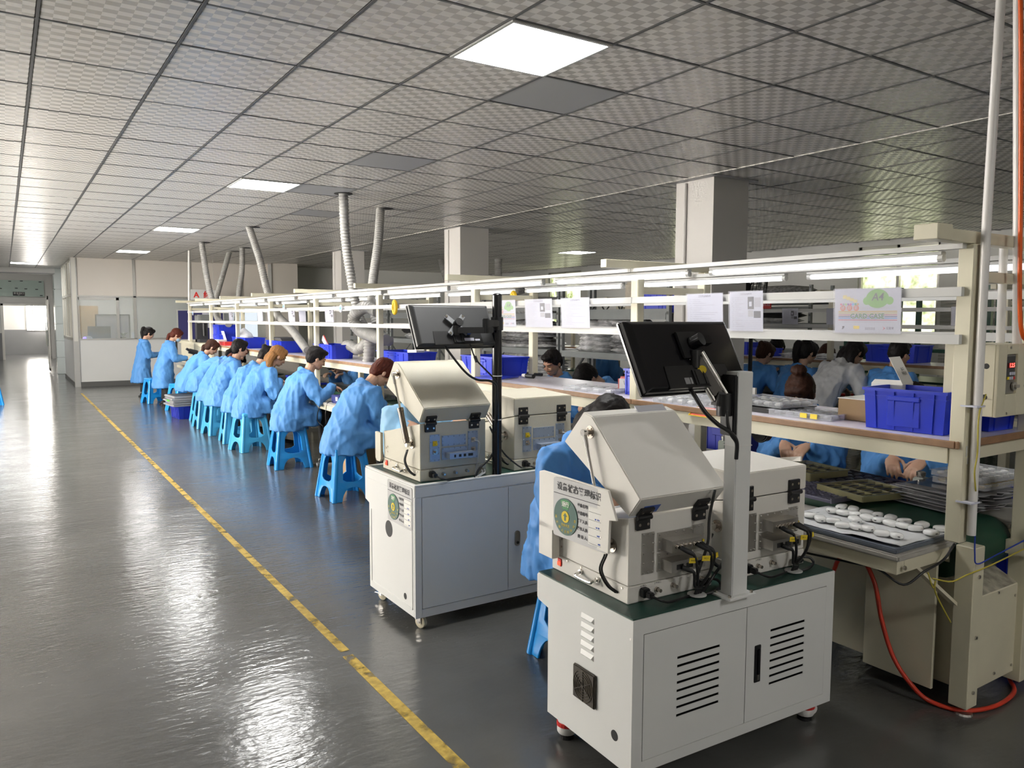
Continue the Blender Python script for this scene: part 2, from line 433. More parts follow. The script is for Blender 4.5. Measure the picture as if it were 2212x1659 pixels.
# ---- walls
WIN_L_ASSUMED = [(6.2, 8.4), (9.6, 11.8), (13, 15.2)]  # unseen windows, assumed as the source of warm light from the left
def wall_with_windows(name, wins, xin, xout, y0, y1, z0, z1, h, material, emat, wn):
    mb = MB(); ys = [y0]+[v for w in wins for v in w]+[y1]
    for k in range(0, len(ys), 2): mb.box(min(xin, xout), max(xin, xout), ys[k], ys[k+1], 0, h)
    for a, b in wins:
        mb.box(min(xin, xout), max(xin, xout), a, b, 0, z0); mb.box(min(xin, xout), max(xin, xout), a, b, z1, h)
    struct(name, mb, material)
    for k, (a, b) in enumerate(wins):
        fr = MB(); xm = (xin+xout)/2
        for y in (a+.025, (a+b)/2, b-.025): fr.box(xm-.03, xm+.03, y-.025, y+.025, z0, z1)
        for z in (z0+.025, z1-.025): fr.box(xm-.03, xm+.03, a, b, z-.025, z+.025)
        w = struct('window_%d' % (wn+k), fr, ALFRAME)
        xo = xout
        obj('pane', MB().box(xo-.005, xo+.005, a, (a+b)/2, z0, z1), emat, w); obj('pane', MB().box(xo-.005, xo+.005, (a+b)/2, b, z0, z1), emat, w)
wall_with_windows('wall_left', WIN_L_ASSUMED, XL, XL-.12, YN, YB, 1.0, 2.5, 3.1, WALLW, G_WIN, 1)
wall_with_windows('wall_right', [(3.0, 4.6), (6.95, 8.42), (12.55, 13.2), (16.5, 18.0)], XR, XR+.12, YN, 21.2, 1.25, 2.90, 3.1, WALLG, G_WIN2, 4)
struct('wall_rear', MB().box(XL-.1, XR+.1, YN-.12, YN, 0, 3.1), WALLW)
struct('wall_back', MB().box(5.9, XR+.1, 21.1, 21.22, 0, 3.1), WALLG)
struct('wall_pier', MB().box(5.70, 6.40, 19.9, 21.2, 0, 3.1), PANELW)
struct('trim_1', MB().box(5.64, 5.72, 19.86, 19.92, 0, CZ), RAILW)
# ---- columns
for n, y in enumerate((5.30, 10.28, 15.2)):
    c = struct('column', MB().box(5.79, 6.29, y, y+.50, 0, CZ2+.05), COLPAINT)
    c['label'] = ['near square white column right of the middle', 'second square white column behind the assembly line', 'third square column behind the flexible ducts'][n]
    obj('conduit', MB().cyl((5.775, y+.36, 0), (5.775, y+.36, CZ), .016, 10), PIPE, c)
    obj('column_head_trim', MB().box(5.70, 6.36, y-.06, y+.56, CZ2-.012, CZ2+.006), TILEG, c)
# ---- corridor at the far left
e = struct('wall_corridor_end', MB().box(-3.4, 2.2, 39.3, 39.4, 1.06, 3.5), WALLW)
obj('dado', MB().box(-3.4, 2.2, 39.28, 39.4, 0, 1.06), GREYPAINT, e)
obj('window_reveal', MB().box(.82, 1.60, 39.24, 39.30, 1.02, 2.12), RAILW, e)
w = struct('window_9', MB().box(.86, 1.56, 39.20, 39.245, 1.06, 2.08), G_WIN)
obj('window_mullion', MB().box(1.02, 1.06, 39.17, 39.20, 1.06, 2.08), RAILW, w)
dw = MB().box(-3.4, -.02, 34.8, 35.0, 0, 3.5).box(1.44, 2.2, 34.8, 35.0, 0, 3.5).box(-.02, 1.44, 34.8, 35.0, 2.04, 3.5)
d = struct('wall_corridor_door', dw, WALLW)
obj('dado', MB().box(-3.4, -.04, 34.77, 34.81, 0, 1.0), GREYPAINT, d)
fr = MB().box(-.08, 0, 34.74, 35.02, 0, 2.1).box(1.40, 1.48, 34.74, 35.02, 0, 2.1).box(-.08, 1.48, 34.74, 35.02, 2.03, 2.1)
obj('door_frame', fr, ALFRAME, d)
tp = struct('window_10', MB().box(-1.2, 1.34, 34.70, 34.72, 2.37, 2.98), GLASSG)
for (x, z) in ((.25, 2.93), (.62, 2.95), (1.22, 2.93), (.45, 2.68), (.75, 2.66), (1.1, 2.65), (1.24, 2.42), (-.05, 2.66)):
    obj('tape_mark', MB().box(x-.045, x+.045, 34.68, 34.70, z-.014, z+.014), BLACKM, tp)
ex = thing('exit_sign', 'small black exit sign on the green glass above the corridor door', 'sign', (.52, 34.66, 2.40))
obj('plate', MB().box(-.19, .19, 0, .02, 0, .14), BLACKM, ex)
text(ex, '安全出口', .085, frame((0, -.004, .085), (1, 0, 0), (0, 0, 1)), PAPERW); text(ex, 'EXIT', .035, frame((0, -.004, .028), (1, 0, 0), (0, 0, 1)), PAPERW)
struct('wall_corridor_left', MB().box(-3.5, -3.4, YB, 39.4, 0, 3.5), WALLW); struct('wall_corridor_right', MB().box(1.62, 1.74, 25.9, 39.4, 0, 3.5), WALLW)
struct('ceiling_corridor', MB().box(-3.5, 2.2, YB, 39.4, 3.5, 3.6), WALLW)
b = struct('trim_2', MB().box(XL, 1.25, YB, YB+.4, 2.80, 3.55), WALLW); obj('beam_edge', MB().box(XL, 1.25, YB-.01, YB, 2.80, 2.815), GREYPAINT, b)
pil = struct('wall_tiled_jamb', MB().box(1.24, 1.62, YB+.02, 25.9, 0, 3.55), mat('pale_green_tile', (.60, .63, .60), .25))
for k, z in enumerate((0, .47, .94, 1.42, 1.90, 2.38)):
    obj('tile', MB().box(1.215, 1.245, YB+.0, 25.86, z+.006, z+.464).box(1.22, 1.60, YB-.01, YB+.02, z+.006, z+.464), mat('pale_tile_face', (.63, .66, .63), .2), pil)
gd = struct('door_1', MB().box(1.06, 1.09, 25.9, 26.7, .05, .13).box(1.06, 1.09, 25.9, 26.7, 2.1, 2.2).box(1.06, 1.09, 25.9, 25.96, .05, 2.2).box(1.06, 1.09, 26.64, 26.7, .05, 2.2), STEEL)
obj('glass', MB().box(1.07, 1.08, 25.96, 26.64, .13, 2.1), GLASSG, gd); obj('door_handle', MB().cyl((1.03, 26.5, .75), (1.03, 26.5, 1.45), .016), CHROME, gd)
cl = thing('corridor_fill_light', 'added fill light, unseen above the corridor behind the exit sign beam', 'ceiling light', (-.3, 30, 3.42)); obj('diffuser', MB().box(-.6, .6, -.3, .3, 0, .05), G_PANEL, cl); obj('fill_light_frame', MB().box(-.65, .65, -.35, .35, .05, .079), RAILW, cl)  # added out of sight to brighten the dark corridor
cl = thing('corridor_fill_light', 'added fill light, unseen in the passage beyond the corridor door', 'ceiling light', (-.3, 37, 3.42)); obj('diffuser', MB().box(-.6, .6, -.3, .3, 0, .05), G_PANEL, cl); obj('fill_light_frame', MB().box(-.65, .65, -.35, .35, .05, .079), RAILW, cl)  # second unseen light, added to brighten the passage behind the door
# ---- office partition
PY = 20.35
po = struct('wall_partition', MB().box(1.36, 5.70, PY, PY+.06, .11, 1.09), PANELB)
obj('upper_panel', MB().box(1.44, 2.60, PY+.005, PY+.05, 2.10, CZ), PANELW, po); obj('upper_panel', MB().box(2.64, 3.84, PY+.005, PY+.05, 2.10, CZ), PANELW, po)
obj('upper_panel', MB().box(3.88, 5.68, PY+.005, PY+.05, 2.10, CZ), PANELW, po)
ff = MB()
for x in (1.38, 2.62, 3.86, 5.10): ff.box(x-.03, x+.03, PY-.012, PY+.07, 1.09, CZ)
for z in (1.09, 2.085): ff.box(1.36, 5.70, PY-.012, PY+.07, z-.018, z+.018)
obj('aluminium_frame', ff, ALFRAME, po)
struct('baseboard_partition', MB().box(1.40, 5.70, PY-.02, PY+.06, 0, .11), mat('dark_grey_skirting', (.09, .09, .088), .5))
for n, (a, b) in enumerate(((1.41, 2.59), (2.65, 3.83), (3.89, 5.07), (5.13, 5.68))):
    struct('window_%d' % (11+n), MB().box(a, b, PY+.02, PY+.03, 1.108, 2.067), GLASS)
sf = MB().box(1.44, 1.46, PY-.02, PY, 1.11, 2.06).box(2.22, 2.28, PY-.02, PY, 1.11, 2.06).box(1.44, 2.28, PY-.02, PY, 2.0, 2.06)
obj('sliding_sash', sf, ALFRAME, po)
ps = struct('wall_partition_side', MB().box(1.34, 1.40, PY, 24.0, .08, 1.09), PANELB)
sf = MB(); YS = (PY, 20.9, 21.5, 22.3, 23.2, 23.95)
for y in YS: sf.box(1.33, 1.41, y-.035, y+.035, 1.05, CZ)
for z in (1.09, 2.12, CZ-.02): sf.box(1.33, 1.41, PY, 24.0, z-.025, z+.025)
obj('aluminium_frame', sf, mat('pale_partition_frame', (.66, .64, .58), .35, metal=.3), ps)
obj('corner_post', MB().box(1.31, 1.43, PY-.03, PY+.05, 0, CZ), ALFRAME, ps)
for k in range(5):
    obj('pane', MB().box(1.36, 1.37, YS[k]+.035, YS[k+1]-.035, 1.115, 2.095), GLASS, ps); obj('pane', MB().box(1.36, 1.37, YS[k]+.035, YS[k+1]-.035, 2.145, CZ-.045), GLASS, ps)
struct('baseboard_side', MB().box(1.325, 1.405, PY, 24.0, 0, .08), MATS['dark_grey_skirting'])
struct('wall_office_back', MB().box(1.4, 5.8, 24.2, 24.3, 0, 3.1), WALLG)
# ---- floor tape
TAPE = mat('worn_yellow_tape', (.47, .32, .05), .6, var=.35, vscale=28)
def tape_mat():
    M = TAPE; nt = M.node_tree; b = nt.nodes['Principled BSDF']
    g = nt.nodes.new('ShaderNodeNewGeometry'); n = nt.nodes.new('ShaderNodeTexNoise'); n.inputs['Scale'].default_value = 9; n.inputs['Detail'].default_value = 8
    nt.links.new(g.outputs['Position'], n.inputs[0]); r = nt.nodes.new('ShaderNodeMapRange')
    r.inputs[1].default_value = .34; r.inputs[2].default_value = .50; nt.links.new(n.outputs[0], r.inputs[0]); nt.links.new(r.outputs[0], b.inputs['Alpha'])
tape_mat()
tag(obj('floor_tape', MB().box(1.275, 1.325, 1.2, 3.405, .0005, .0018), TAPE), 'near length of worn yellow floor marking tape on the grey floor', 'floor tape')
tag(obj('floor_tape', MB().box(1.285, 1.33, 3.46, 18.6, .0005, .0018), TAPE), 'long stretch of yellow floor marking tape running to the far partition', 'floor tape')
# ================================================================== test carts and shielded boxes
def cart_door(parent, x0, x1, z0, z1, slots, lock):
    """door leaf with real slot openings"""
    y0, y1 = -.001, .0015; mb = MB()
    if slots:
        a, b, zs, hh = slots
        mb.box(x0, a, y0, y1, z0, z1).box(b, x1, y0, y1, z0, z1); prev = z1
        for z in zs: mb.box(a, b, y0, y1, z+hh/2, prev); prev = z-hh/2
        mb.box(a, b, y0, y1, z0, prev)
    else: mb.box(x0, x1, y0, y1, z0, z1)
    d = obj('door', mb, W_PAINT, parent)
    if slots:
        for k, z in enumerate(slots[2]):
            for xx in (slots[0], slots[1]):
                obj('slot_end', MB().cbox((xx, .004, z), (.004, .008, .006)), W_PAINT, d) if k < 0 else None
    if lock:
        lx0, lx1, lz0, lz1, kind = lock
        if kind == 'black':
            obj('latch', MB().box(lx0, lx1, -.006, 0, lz0, lz1).mesh(bev=.002), BLACK, d)
            obj('latch_lever', MB().box(lx0+.009, lx1-.009, -.012, -.004, lz0+.03, lz1-.012).mesh(bev=.003), GLOSSBLK, d)
            obj('lock_cylinder', MB().box(lx0+.009, lx1-.009, -.011, -.004, lz0+.008, lz0+.034).mesh(bev=.004), CHROME, d)
        else:
            pr = [((lx0+lx1)/2+(lx1-lx0)/2*c, z) for c, z in [(math.cos(t), lz1-.016+.016*math.sin(t)) for t in [k*math.pi/6 for k in range(7)]]+[(math.cos(t), lz0+.016+.016*math.sin(t)) for t in [math.pi+k*math.pi/6 for k in range(7)]]]
            obj('latch', MB().prism(pr, 'y', -.008, 0), STEEL, d); obj('lock_cylinder', MB().cyl(((lx0+lx1)/2, -.012, lz0+.02), ((lx0+lx1)/2, -.004, lz0+.02), .008), BLACK, d)
    return d
def frame_mesh(x0, x1, z0, z1, X0, X1, Z0, Z1, y0, y1):
    return MB().box(X0, x0, y0, y1, Z0, Z1).box(x1, X1, y0, y1, Z0, Z1).box(x0, x1, y0, y1, Z0, z0).box(x0, x1, y0, y1, z1, Z1)
# ---- near cart
C1 = thing('test_cart', 'low white steel cart with slotted doors and fan grille, nearest to the viewer', 'cart', (1.672, 1.829, 0), R(-2.4))
W1, D1, D1T, ZB1, ZT1 = 1.015, .50, .578, .088, .618
prof = [(.06, ZB1), (D1, ZB1), (D1, ZT1-.118), (D1T-.01, ZT1-.105), (D1T, ZT1-.095), (D1T, ZT1-.008), (D1T-.008, ZT1), (.0, ZT1), (.0, ZT1-.05), (.06, ZT1-.05)]
obj('cabinet_body', MB().prism(prof, 'x', 0, W1), W_PAINT, C1)
obj('front_frame', frame_mesh(.045, .968, .128, .566, 0, W1, ZB1, ZT1-.05, 0, .06), W_PAINT, C1)
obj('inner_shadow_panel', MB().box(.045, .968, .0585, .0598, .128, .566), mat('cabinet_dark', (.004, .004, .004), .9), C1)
ZS = [.452-k*.0292 for k in range(8)]
cart_door(C1, .047, .5265, .130, .564, (.195, .395, ZS, .0095), None)
cart_door(C1, .5295, .966, .130, .564, (.655, .845, ZS, .0095), (.572, .603, .272, .412, 'black'))
obj('worktop_mat', MB().box(.004, W1-.004, .006, D1T-.004, ZT1, ZT1+.004), GREENMAT, C1)
for k in range(5):
    z = .556-k*.0335
    obj('louvre', MB().add([V(0, .21, z), V(0, .285, z), V(0, .285, z-.022), V(0, .21, z-.022), V(-.008, .217, z-.014), V(-.008, .278, z-.014)], [(0, 1, 5, 4), (1, 2, 5), (0, 4, 3), (3, 4, 5, 2), (0, 3, 2, 1)]), W_PAINT, C1)
FANB = mat('fan_grille_brown', (.035, .027, .02), .5)
fg = obj('fan_grille', MB().box(-.013, 0, .19, .318, .235, .358).mesh(bev=.004), FANB, C1)
FANH = mat('fan_grille_slot', (.10, .085, .062), .7)
for k in range(5):
    r = .018+.0095*k
    obj('grille_ring', MB().tube([(-.0145, .254+r*math.cos(a), .2965+r*math.sin(a)) for a in [2*math.pi*i/20 for i in range(21)]], .0016, 4), FANH, fg)
for a in (30, 90, 150): obj('grille_spoke', MB().bar((-.015, .254-.055*math.cos(R(a)), .2965-.055*math.sin(R(a))), (-.015, .254+.055*math.cos(R(a)), .2965+.055*math.sin(R(a))), .003, .003), FANB, fg)
obj('cable_hole', MB().cyl((-.0008, .088, .19), (.001, .088, .19), .0185, 20), BLACKM, C1)
obj('screw', MB().cyl((-.001, .012, .555), (.001, .012, .555), .004), STEEL, C1)
WHEELW = mat('white_caster', (.74, .73, .71), .35)
def level_caster(p, x, y):
    c = obj('caster', MB().box(-.03, .03, -.03, .03, .075, ZB1+.001).lathe([(.034, .022), (.038, .03), (.038, .055), (.033, .075), (.02, .076)], 18).mesh(bev=0, smooth=35), WHEELW, p, Matrix.Translation((x, y, 0)))
    obj('adjuster', MB().lathe([(.031, .05), (.0395, .052), (.0395, .066), (.031, .068)], 18), RED, c)
    obj('foot', MB().lathe([(.028, 0), (.028, .012), (.012, .022)], 16), BLACK, c); obj('caster_ear', MB().cyl((.045, -.012, .03), (.045, .012, .03), .018), WHEELW, c)
for x, y in ((.05, .44), (.05, .06), (W1-.06, .07), (W1-.06, .44)): level_caster(C1, x, y)
# ---- second cart
C2 = thing('test_cart', 'white steel cart with plain doors on yellowish casters, behind the near cart', 'cart', (1.690, 3.47, 0), 0)
W2, D2, D2T, ZB2, ZT2 = 1.05, .59, .645, .072, .756
prof = [(.012, ZB2), (D2, ZB2), (D2, ZT2-.20), (D2T, ZT2-.185), (D2T, ZT2), (.0, ZT2), (.0, ZT2-.06), (.012, ZT2-.06)]
obj('cabinet_body', MB().prism(prof, 'x', 0, W2).mesh(bev=.004), W_PAINT, C2)
obj('front_frame', frame_mesh(.037, 1.012, .116, .696, 0, W2, ZB2, ZT2-.059, 0, .0125).mesh(bev=.0015, seg=1), W_PAINT, C2)
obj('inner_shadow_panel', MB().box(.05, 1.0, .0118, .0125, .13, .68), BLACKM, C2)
cart_door(C2, .0395, .5585, .119, .6935, None, None)
cart_door(C2, .5615, 1.0095, .119, .6935, None, (.600, .634, .357, .443, 'steel'))
obj('worktop_mat', MB().box(.02, W2-.02, .025, D2T-.02, ZT2-.001, ZT2+.003), GREENMAT, C2)
lip = MB().box(0, W2, 0, .022, ZT2-.004, ZT2+.008).box(0, .018, .02, D2T, ZT2-.004, ZT2+.008).box(W2-.018, W2, .02, D2T, ZT2-.004, ZT2+.008).box(0, W2, D2T-.018, D2T, ZT2-.004, ZT2+.008)
obj('top_rim', lip.mesh(bev=.003, seg=1), W_PAINT, C2)
obj('side_panel_edge', MB().box(-.003, 0, .03, .56, ZB2+.04, ZB2+.046).box(-.003, 0, .03, .036, ZB2+.04, .53).box(-.003, 0, .554, .56, ZB2+.04, .53), W_PAINT, C2)
obj('side_label_strip', MB().box(-.002, 0, .26, .60, .60, .70), W_PAINT, C2)
obj('cable_hole', MB().cyl((-.001, .318, .47), (.001, .318, .47), .045, 28), BLACKM, C2)
obj('cable_hole', MB().cyl((-.001, .12, .157), (.001, .12, .157), .017, 20), BLACKM, C2)
def wheel_caster(p, x, y, brake):
    c = obj('caster', MB().box(-.03, .03, -.025, .025, .066, .073).box(-.018, -.013, -.014, .018, .028, .067).box(.013, .018, -.014, .018, .028, .067).mesh(bev=.002, seg=1), STEEL, p, Matrix.Translation((x, y, 0)) @ Matrix.Rotation(R(20), 4, 'Z'))
    obj('wheel', MB().tube([(-.012, 0, .033), (-.009, 0, .033), (.009, 0, .033), (.012, 0, .033)], [.027, .033, .033, .027], 20).mesh(smooth=30), SEAT_FOAM, c)
    obj('axle', MB().cyl((-.022, 0, .033), (.022, 0, .033), .006), STEEL, c)
    if brake: obj('brake_pedal', MB().box(-.02, .02, .014, .05, .036, .042).box(-.02, .02, .012, .018, .036, .06).mesh(bev=.002, seg=1), CHROME, c)
for x, y, bk in ((.055, .05, 0), (.055, .53, 1), (W2-.06, .05, 0), (W2-.06, .53, 1)): wheel_caster(C2, x, y, bk)
# ---- shielded test boxes
def studs(mb, x0, x1, z0, z1, nx, nz, y, r=.0032):
    for i in range(nx):
        for k in range(nz):
            if 0 < i < nx-1 and 0 < k < nz-1: continue
            x = x0+(x1-x0)*i/(nx-1); z = z0+(z1-z0)*k/(nz-1); mb.cyl((x, y, z), (x, y-.006, z), r, 6)
    return mb
def test_box(label, loc, rz, kind, ang, w=.392):
    t = thing('test_box', label, 'test box', loc, rz, 'shielded test boxes on the carts')
    BM = W_BOX if kind == 'W' else CREAM_BOX; PM = STEEL if kind == 'W' else BLUEPLATE
    D, hb, hf = .455, .302, .212
    obj('body', MB().prism([(0, .062), (D, .062), (D, hf), (.43, hf), (0, hb)], 'x', 0, w).mesh(bev=.003, seg=1), BM, t)
    obj('base_unit', MB().box(-.002, w+.002, -.002, D+.01, 0, .060).mesh(bev=.003, seg=1), BM, t)
    obj('gasket', MB().box(.012, w-.012, .006, D-.03, .12, hf+.002), BLACKM, t)
    # lid
    A = Matrix.Translation((0, 0, hb+.004)) @ Matrix.Rotation(R(ang), 4, 'X')
    LP = [(0, 0), (0, .096), (.37, .112), (.418, .088), (.432, -.088)]
    lid = obj('lid', MB().prism(LP, 'x', -.003, w+.003).mesh(bev=.004), BM, t, A)
    if kind == 'W' and ang > 5:
        obj('rating_label', MB().box(.04, .112, -.0012, 0, .012, .05), BLUE, lid)
        obj('top_label', MB().box(.22, .36, .377, .41, .1045, .1085), mat('grey_label', (.55, .55, .60), .4), lid)
    # hinges
    for hx in (.055, w-.075):
        h = obj('hinge', MB().box(hx-.03, hx+.03, -.012, -.001, hb-.045, hb-.004).cyl((hx-.032, -.014, hb), (hx+.032, -.014, hb), .010, 12).mesh(bev=.002, seg=1), BLACK, t)
        obj('lid_leaf', MB().box(hx-.03, hx+.03, -.011, 0, .004, .045).mesh(bev=.002, seg=1), BLACK, lid)
        for sx in (-.018, .018):
            obj('screw', MB().cyl((hx+sx, -.0135, hb-.026), (hx+sx, -.011, hb-.026), .0055, 10), NICKEL, h)
            obj('screw', MB().cyl((hx+sx, -.0125, .028), (hx+sx, -.010, .028), .0055, 10), NICKEL, lid)
    # gas struts
    for sx, sg in ((0, -1), (w, 1)):
        lo = V(sx, .088, .186); ul = A @ V(sx, .34, .062)
        def flange(p, M2=None):
            mb = MB(); mb.cyl(p, p+V(sg*.006, 0, 0), .024, 16); mb.cyl(p, p+V(sg*.026, 0, 0), .010, 10)
            for k in range(4): q = p+V(0, .016*math.cos(k*1.571+.6), .016*math.sin(k*1.571+.6)); mb.cyl(q, q+V(sg*.009, 0, 0), .0035, 6)
            return mb
        st = obj('gas_strut', flange(lo).mesh(smooth=35), NICKEL, t); obj('lid_flange', flange(ul).mesh(smooth=35), NICKEL, st)
        a = lo+V(sg*.030, 0, 0); b = ul+V(sg*.030, 0, 0); dr = (b-a).normalized(); L = (b-a).length
        obj('strut_eye', MB().cyl(a-V(.008, 0, 0), a+V(.008, 0, 0), .013, 14).mesh(smooth=35), CHROME, st); obj('strut_eye', MB().cyl(b-V(.008, 0, 0), b+V(.008, 0, 0), .013, 14).cyl(b, b-dr*.055, .0085, 10).mesh(smooth=35), CHROME, st)
        cl = min(.20, L*.58)
        obj('strut_cylinder', MB().cyl(a+dr*.008, a+dr*cl, .0155, 14).cyl(a+dr*.03, a+dr*.035, .0175, 14).cyl(a+dr*(cl-.02), a+dr*cl, .0175, 14).mesh(smooth=35), mat('strut_brown_steel', (.22, .19, .16), .28, metal=.9) if kind == 'C' else STEEL, st)
        obj('strut_rod', MB().cyl(a+dr*(cl-.01), b-dr*.03, .0058, 10).mesh(smooth=35), CHROME, st)
        hs = [(sx+sg*.03, .082, .16), (sx+sg*.034, .105, .10), (sx+sg*.022, .08, .05), (sx+sg*.004, .05, .028)]
        obj('air_tube', cable(hs, .0042), BLACK, st); obj('air_tube', cable([(x, y+.012, z-.004) for x, y, z in hs], .0036), BLACK, st)
    # rear panel
    if kind == 'W':
        p = obj('filter_plate', studs(MB().box(.056, .110, -.004, 0, .096, .242), .062, .104, .102, .236, 3, 5, -.004), PM, t)
        p = obj('connector_block', studs(MB().box(.126, .290, -.005, 0, .168, .234), .133, .283, .174, .228, 5, 3, -.005).box(.146, .286, -.055, -.005, .172, .214), PM, t)
        for k in range(6): obj('coax_jack', MB().cyl((.166+k*.02, -.055, .193), (.166+k*.02, -.068, .193), .006, 8).cyl((.166+k*.02, -.055, .193), (.166+k*.02, -.058, .193), .008, 6), NICKEL, p)
        p = obj('filter_plate', studs(MB().box(.294, .345, -.004, 0, .140, .240), .300, .339, .146, .234, 3, 4, -.004), PM, t)
        obj('jack', MB().box(.308, .330, -.008, -.004, .176, .198).cyl((.319, -.008, .187), (.319, -.03, .187), .005, 8), YELLOW, p)
        p = obj('connector_block', studs(MB().box(.126, .290, -.005, 0, .096, .160), .133, .283, .102, .154, 5, 3, -.005).box(.142, .30, -.060, -.005, .103, .142), PM, t)
        for k in range(3): obj('port', MB().box(.165+k*.045, .195+k*.045, -.0615, -.060, .112, .130), BLACKM, p)
    else:
        p = obj('filter_plate', studs(MB().box(.054, .112, -.004, 0, .100, .241), .060, .106, .106, .235, 3, 5, -.004), PM, t)
        for z, c in ((.194, YELLOW), (.150, NICKEL)): obj('jack', MB().box(.071, .095, -.008, -.004, z-.013, z+.013).cyl((.083, -.008, z), (.083, -.026, z), .0065, 10), c, p)
        obj('filter_plate', studs(MB().box(.124, .268, -.004, 0, .175, .231), .130, .262, .181, .225, 5, 3, -.004), PM, t)
        p = obj('connector_block', studs(MB().box(.124, .276, -.005, 0, .104, .166), .131, .269, .109, .161, 5, 3, -.005).box(.146, .30, -.05, -.005, .112, .142), PM, t)
        for k, wd in enumerate((.010, .014, .014, .028)): obj('port', MB().box(.172+k*.028, .172+wd+k*.028, -.0515, -.05, .120, .134), BLACKM, p)
        p = obj('filter_plate', studs(MB().box(.281, .341, -.004, 0, .098, .244), .287, .335, .104, .238, 3, 5, -.004), PM, t)
        for z, c in ((.196, NICKEL), (.144, NICKEL)): obj('jack', MB().box(.299, .323, -.008, -.004, z-.013, z+.013).cyl((.311, -.008, z), (.311, -.024, z), .0065, 10), c, p)
        obj('thin_cable', cable([(.311, -.024, .196), (.330, -.045, .18), (.328, -.03, .10), (.32, -.02, .05), (.31, -.03, .0)], .0022), mat('pale_cable', (.6, .6, .58), .4), t)
    pl = obj('power_plug', MB().box(.048, .078, -.028, 0, .020, .052).box(.052, .074, -.055, -.028, .024, .046).mesh(bev=.004), BLACK, t)
    obj('power_cord', cable([(.063, -.05, .034), (.085, -.075, .022), (.13, -.07, .009), (.20, -.06, .007), (.235, -.05, .004)], .0045), BLACK, pl)
    for kx, kz in ((.125, .034), (.20, .036), (.335, .038)) if kind == 'W' else ((.13, .03), (.20, .032), (.27, .034), (.36, .034)):
        obj('air_port', MB().cyl((kx, 0, kz), (kx, -.010, kz), .009, 8).cyl((kx, -.010, kz), (kx, -.026, kz), .0065, 10).mesh(smooth=35), NICKEL, t)
    for s, x in (('AC输入', .065), ('上传端口', .13), ('进气口', .335)):
        text(t, s, .0085, frame((x, -.0025, .056), (1, 0, 0), (0, 0, 1)), PRINT)
    # left side details
    sw = obj('power_switch', MB().box(-.006, -.002, .398, .422, .022, .052).mesh(bev=.0015, seg=1), RED, t); obj('switch_rocker', MB().box(-.010, -.006, .402, .418, .026, .040), G_SW, sw)
    obj('carry_handle', MB().tube(curve_pts([(0, .268, .040), (-.028, .266, .036), (-.034, .255, .030), (-.034, .178, .030), (-.028, .167, .036), (0, .165, .040)], 5), .0055, 8).cyl((0, .268, .04), (-.012, .268, .04), .010).cyl((0, .165, .04), (-.012, .165, .04), .010).mesh(smooth=35), CHROME, t)
    sc = MB()
    for y, z in ((.03, .05), (.15, .055), (.27, .055), (.36, .055), (.40, .10), (.42, .12), (.40, .13)): sc.cyl((-.001, y, z), (-.0045, y, z), .0042, 8)
    obj('side_screws', sc, NICKEL, t)['kind'] = 'stuff'
    return t
B1 = test_box('white shielded test box with raised lid on the near cart', (1.752, 1.945, .622), R(-2.4), 'W', 39.5)
B2 = test_box('closed white shielded test box beside the square post on the near cart', (2.262, 1.925, .622), R(-2.4), 'W', 0)
B3 = test_box('cream shielded test box with raised lid on the second cart', (1.758, 3.544, .760), 0, 'C', 33)
B4 = test_box('closed cream shielded test box on the second cart, right of the black pole', (2.331, 3.535, .760), 0, 'C', 0)
obj('front_shield', MB().box(-.046, -.012, .40, .495, .058, .19).prism([(.37, .17), (.495, .17), (.495, .385), (.47, .392), (.06, .392), (.012, .295), (.05, .288), (.055, .17)], 'x', -.046, -.036).mesh(bev=.002, seg=1), W_BOX, B1)
obj('front_shield', MB().prism([(.455, .20), (.53, .20), (.53, .05), (.515, .035), (.47, .035), (.455, .05)], 'x', -.02, -.004).mesh(bev=.002, seg=1), CREAM_BOX, B3)
obj('lid_side_shield', MB().prism([(.40, .19), (.50, .15), (.50, .31), (.03, .43), (.03, .41), (.38, .36)], 'x', .394, .402).mesh(), W_BOX, B2)
# cable bundles into the grommets
for bx, pre in ((B1, 0), (B2, 0)):
    gx = .268
    obj('grommet', MB().lathe([(.030, 0), (.034, .001), (.034, .004), (.030, .005)], 20), RAILW, bx, Matrix.Translation((gx, -.055, .003)))
    ends = [((.172, -.07, .193), (.205, -.10, .17), (.225, -.10, .10)), ((.246, -.07, .195), (.275, -.105, .175), (.285, -.10, .10)), ((.266, -.07, .195), (.295, -.105, .17), (.292, -.095, .10)),
            ((.185, -.066, .120), (.215, -.09, .105), (.228, -.085, .05))]
    for k, (a, b, c) in enumerate(ends):
        cb = obj('signal_cable', cable([a, b, c, (gx-.012+k*.008, -.065, .03), (gx-.012+k*.008, -.055, .001)], .0052), BLACK, bx)
        obj('plug_sleeve', MB().tube([a, V(*a).lerp(V(*b), .5), b], [.0085, .0085, .006], 8).mesh(smooth=True), BLACKM, cb)
    for k, (x, y, z) in enumerate(((.214, -.104, .150), (.270, -.108, .150), (.312, -.104, .155))):
        fl = obj('cable_flag', MB().box(-.034, .004, -.001, .001, -.009, .009), YELLOW, bx, Matrix.Translation((x, y, z)) @ Matrix.Rotation(R(8 if k < 2 else -12), 4, 'Y'))
        text(fl, 'WAN1' if k == 0 else 'MIC 4', .008, frame((-.016, -.0015, 0), (1, 0, 0), (0, 0, 1)), PRINT)
    pg = obj('usb_plug', MB().box(.300, .345, -.045, -.015, .022, .042).mesh(bev=.006), BLACK, bx)
    obj('loop_cable', cable([(.335, -.02, .04), (.372, -.045, .038), (.378, -.06, .02), (.33, -.075, .010), (gx+.015, -.06, .001)], .0052), BLACK, pg)
obj('cross_cable', cable([(.30, -.05, .004), (.33, -.06, .05), (.40, -.05, .10), (.47, -.03, .14), (.50, .02, .10)], .006), BLACK, B1)
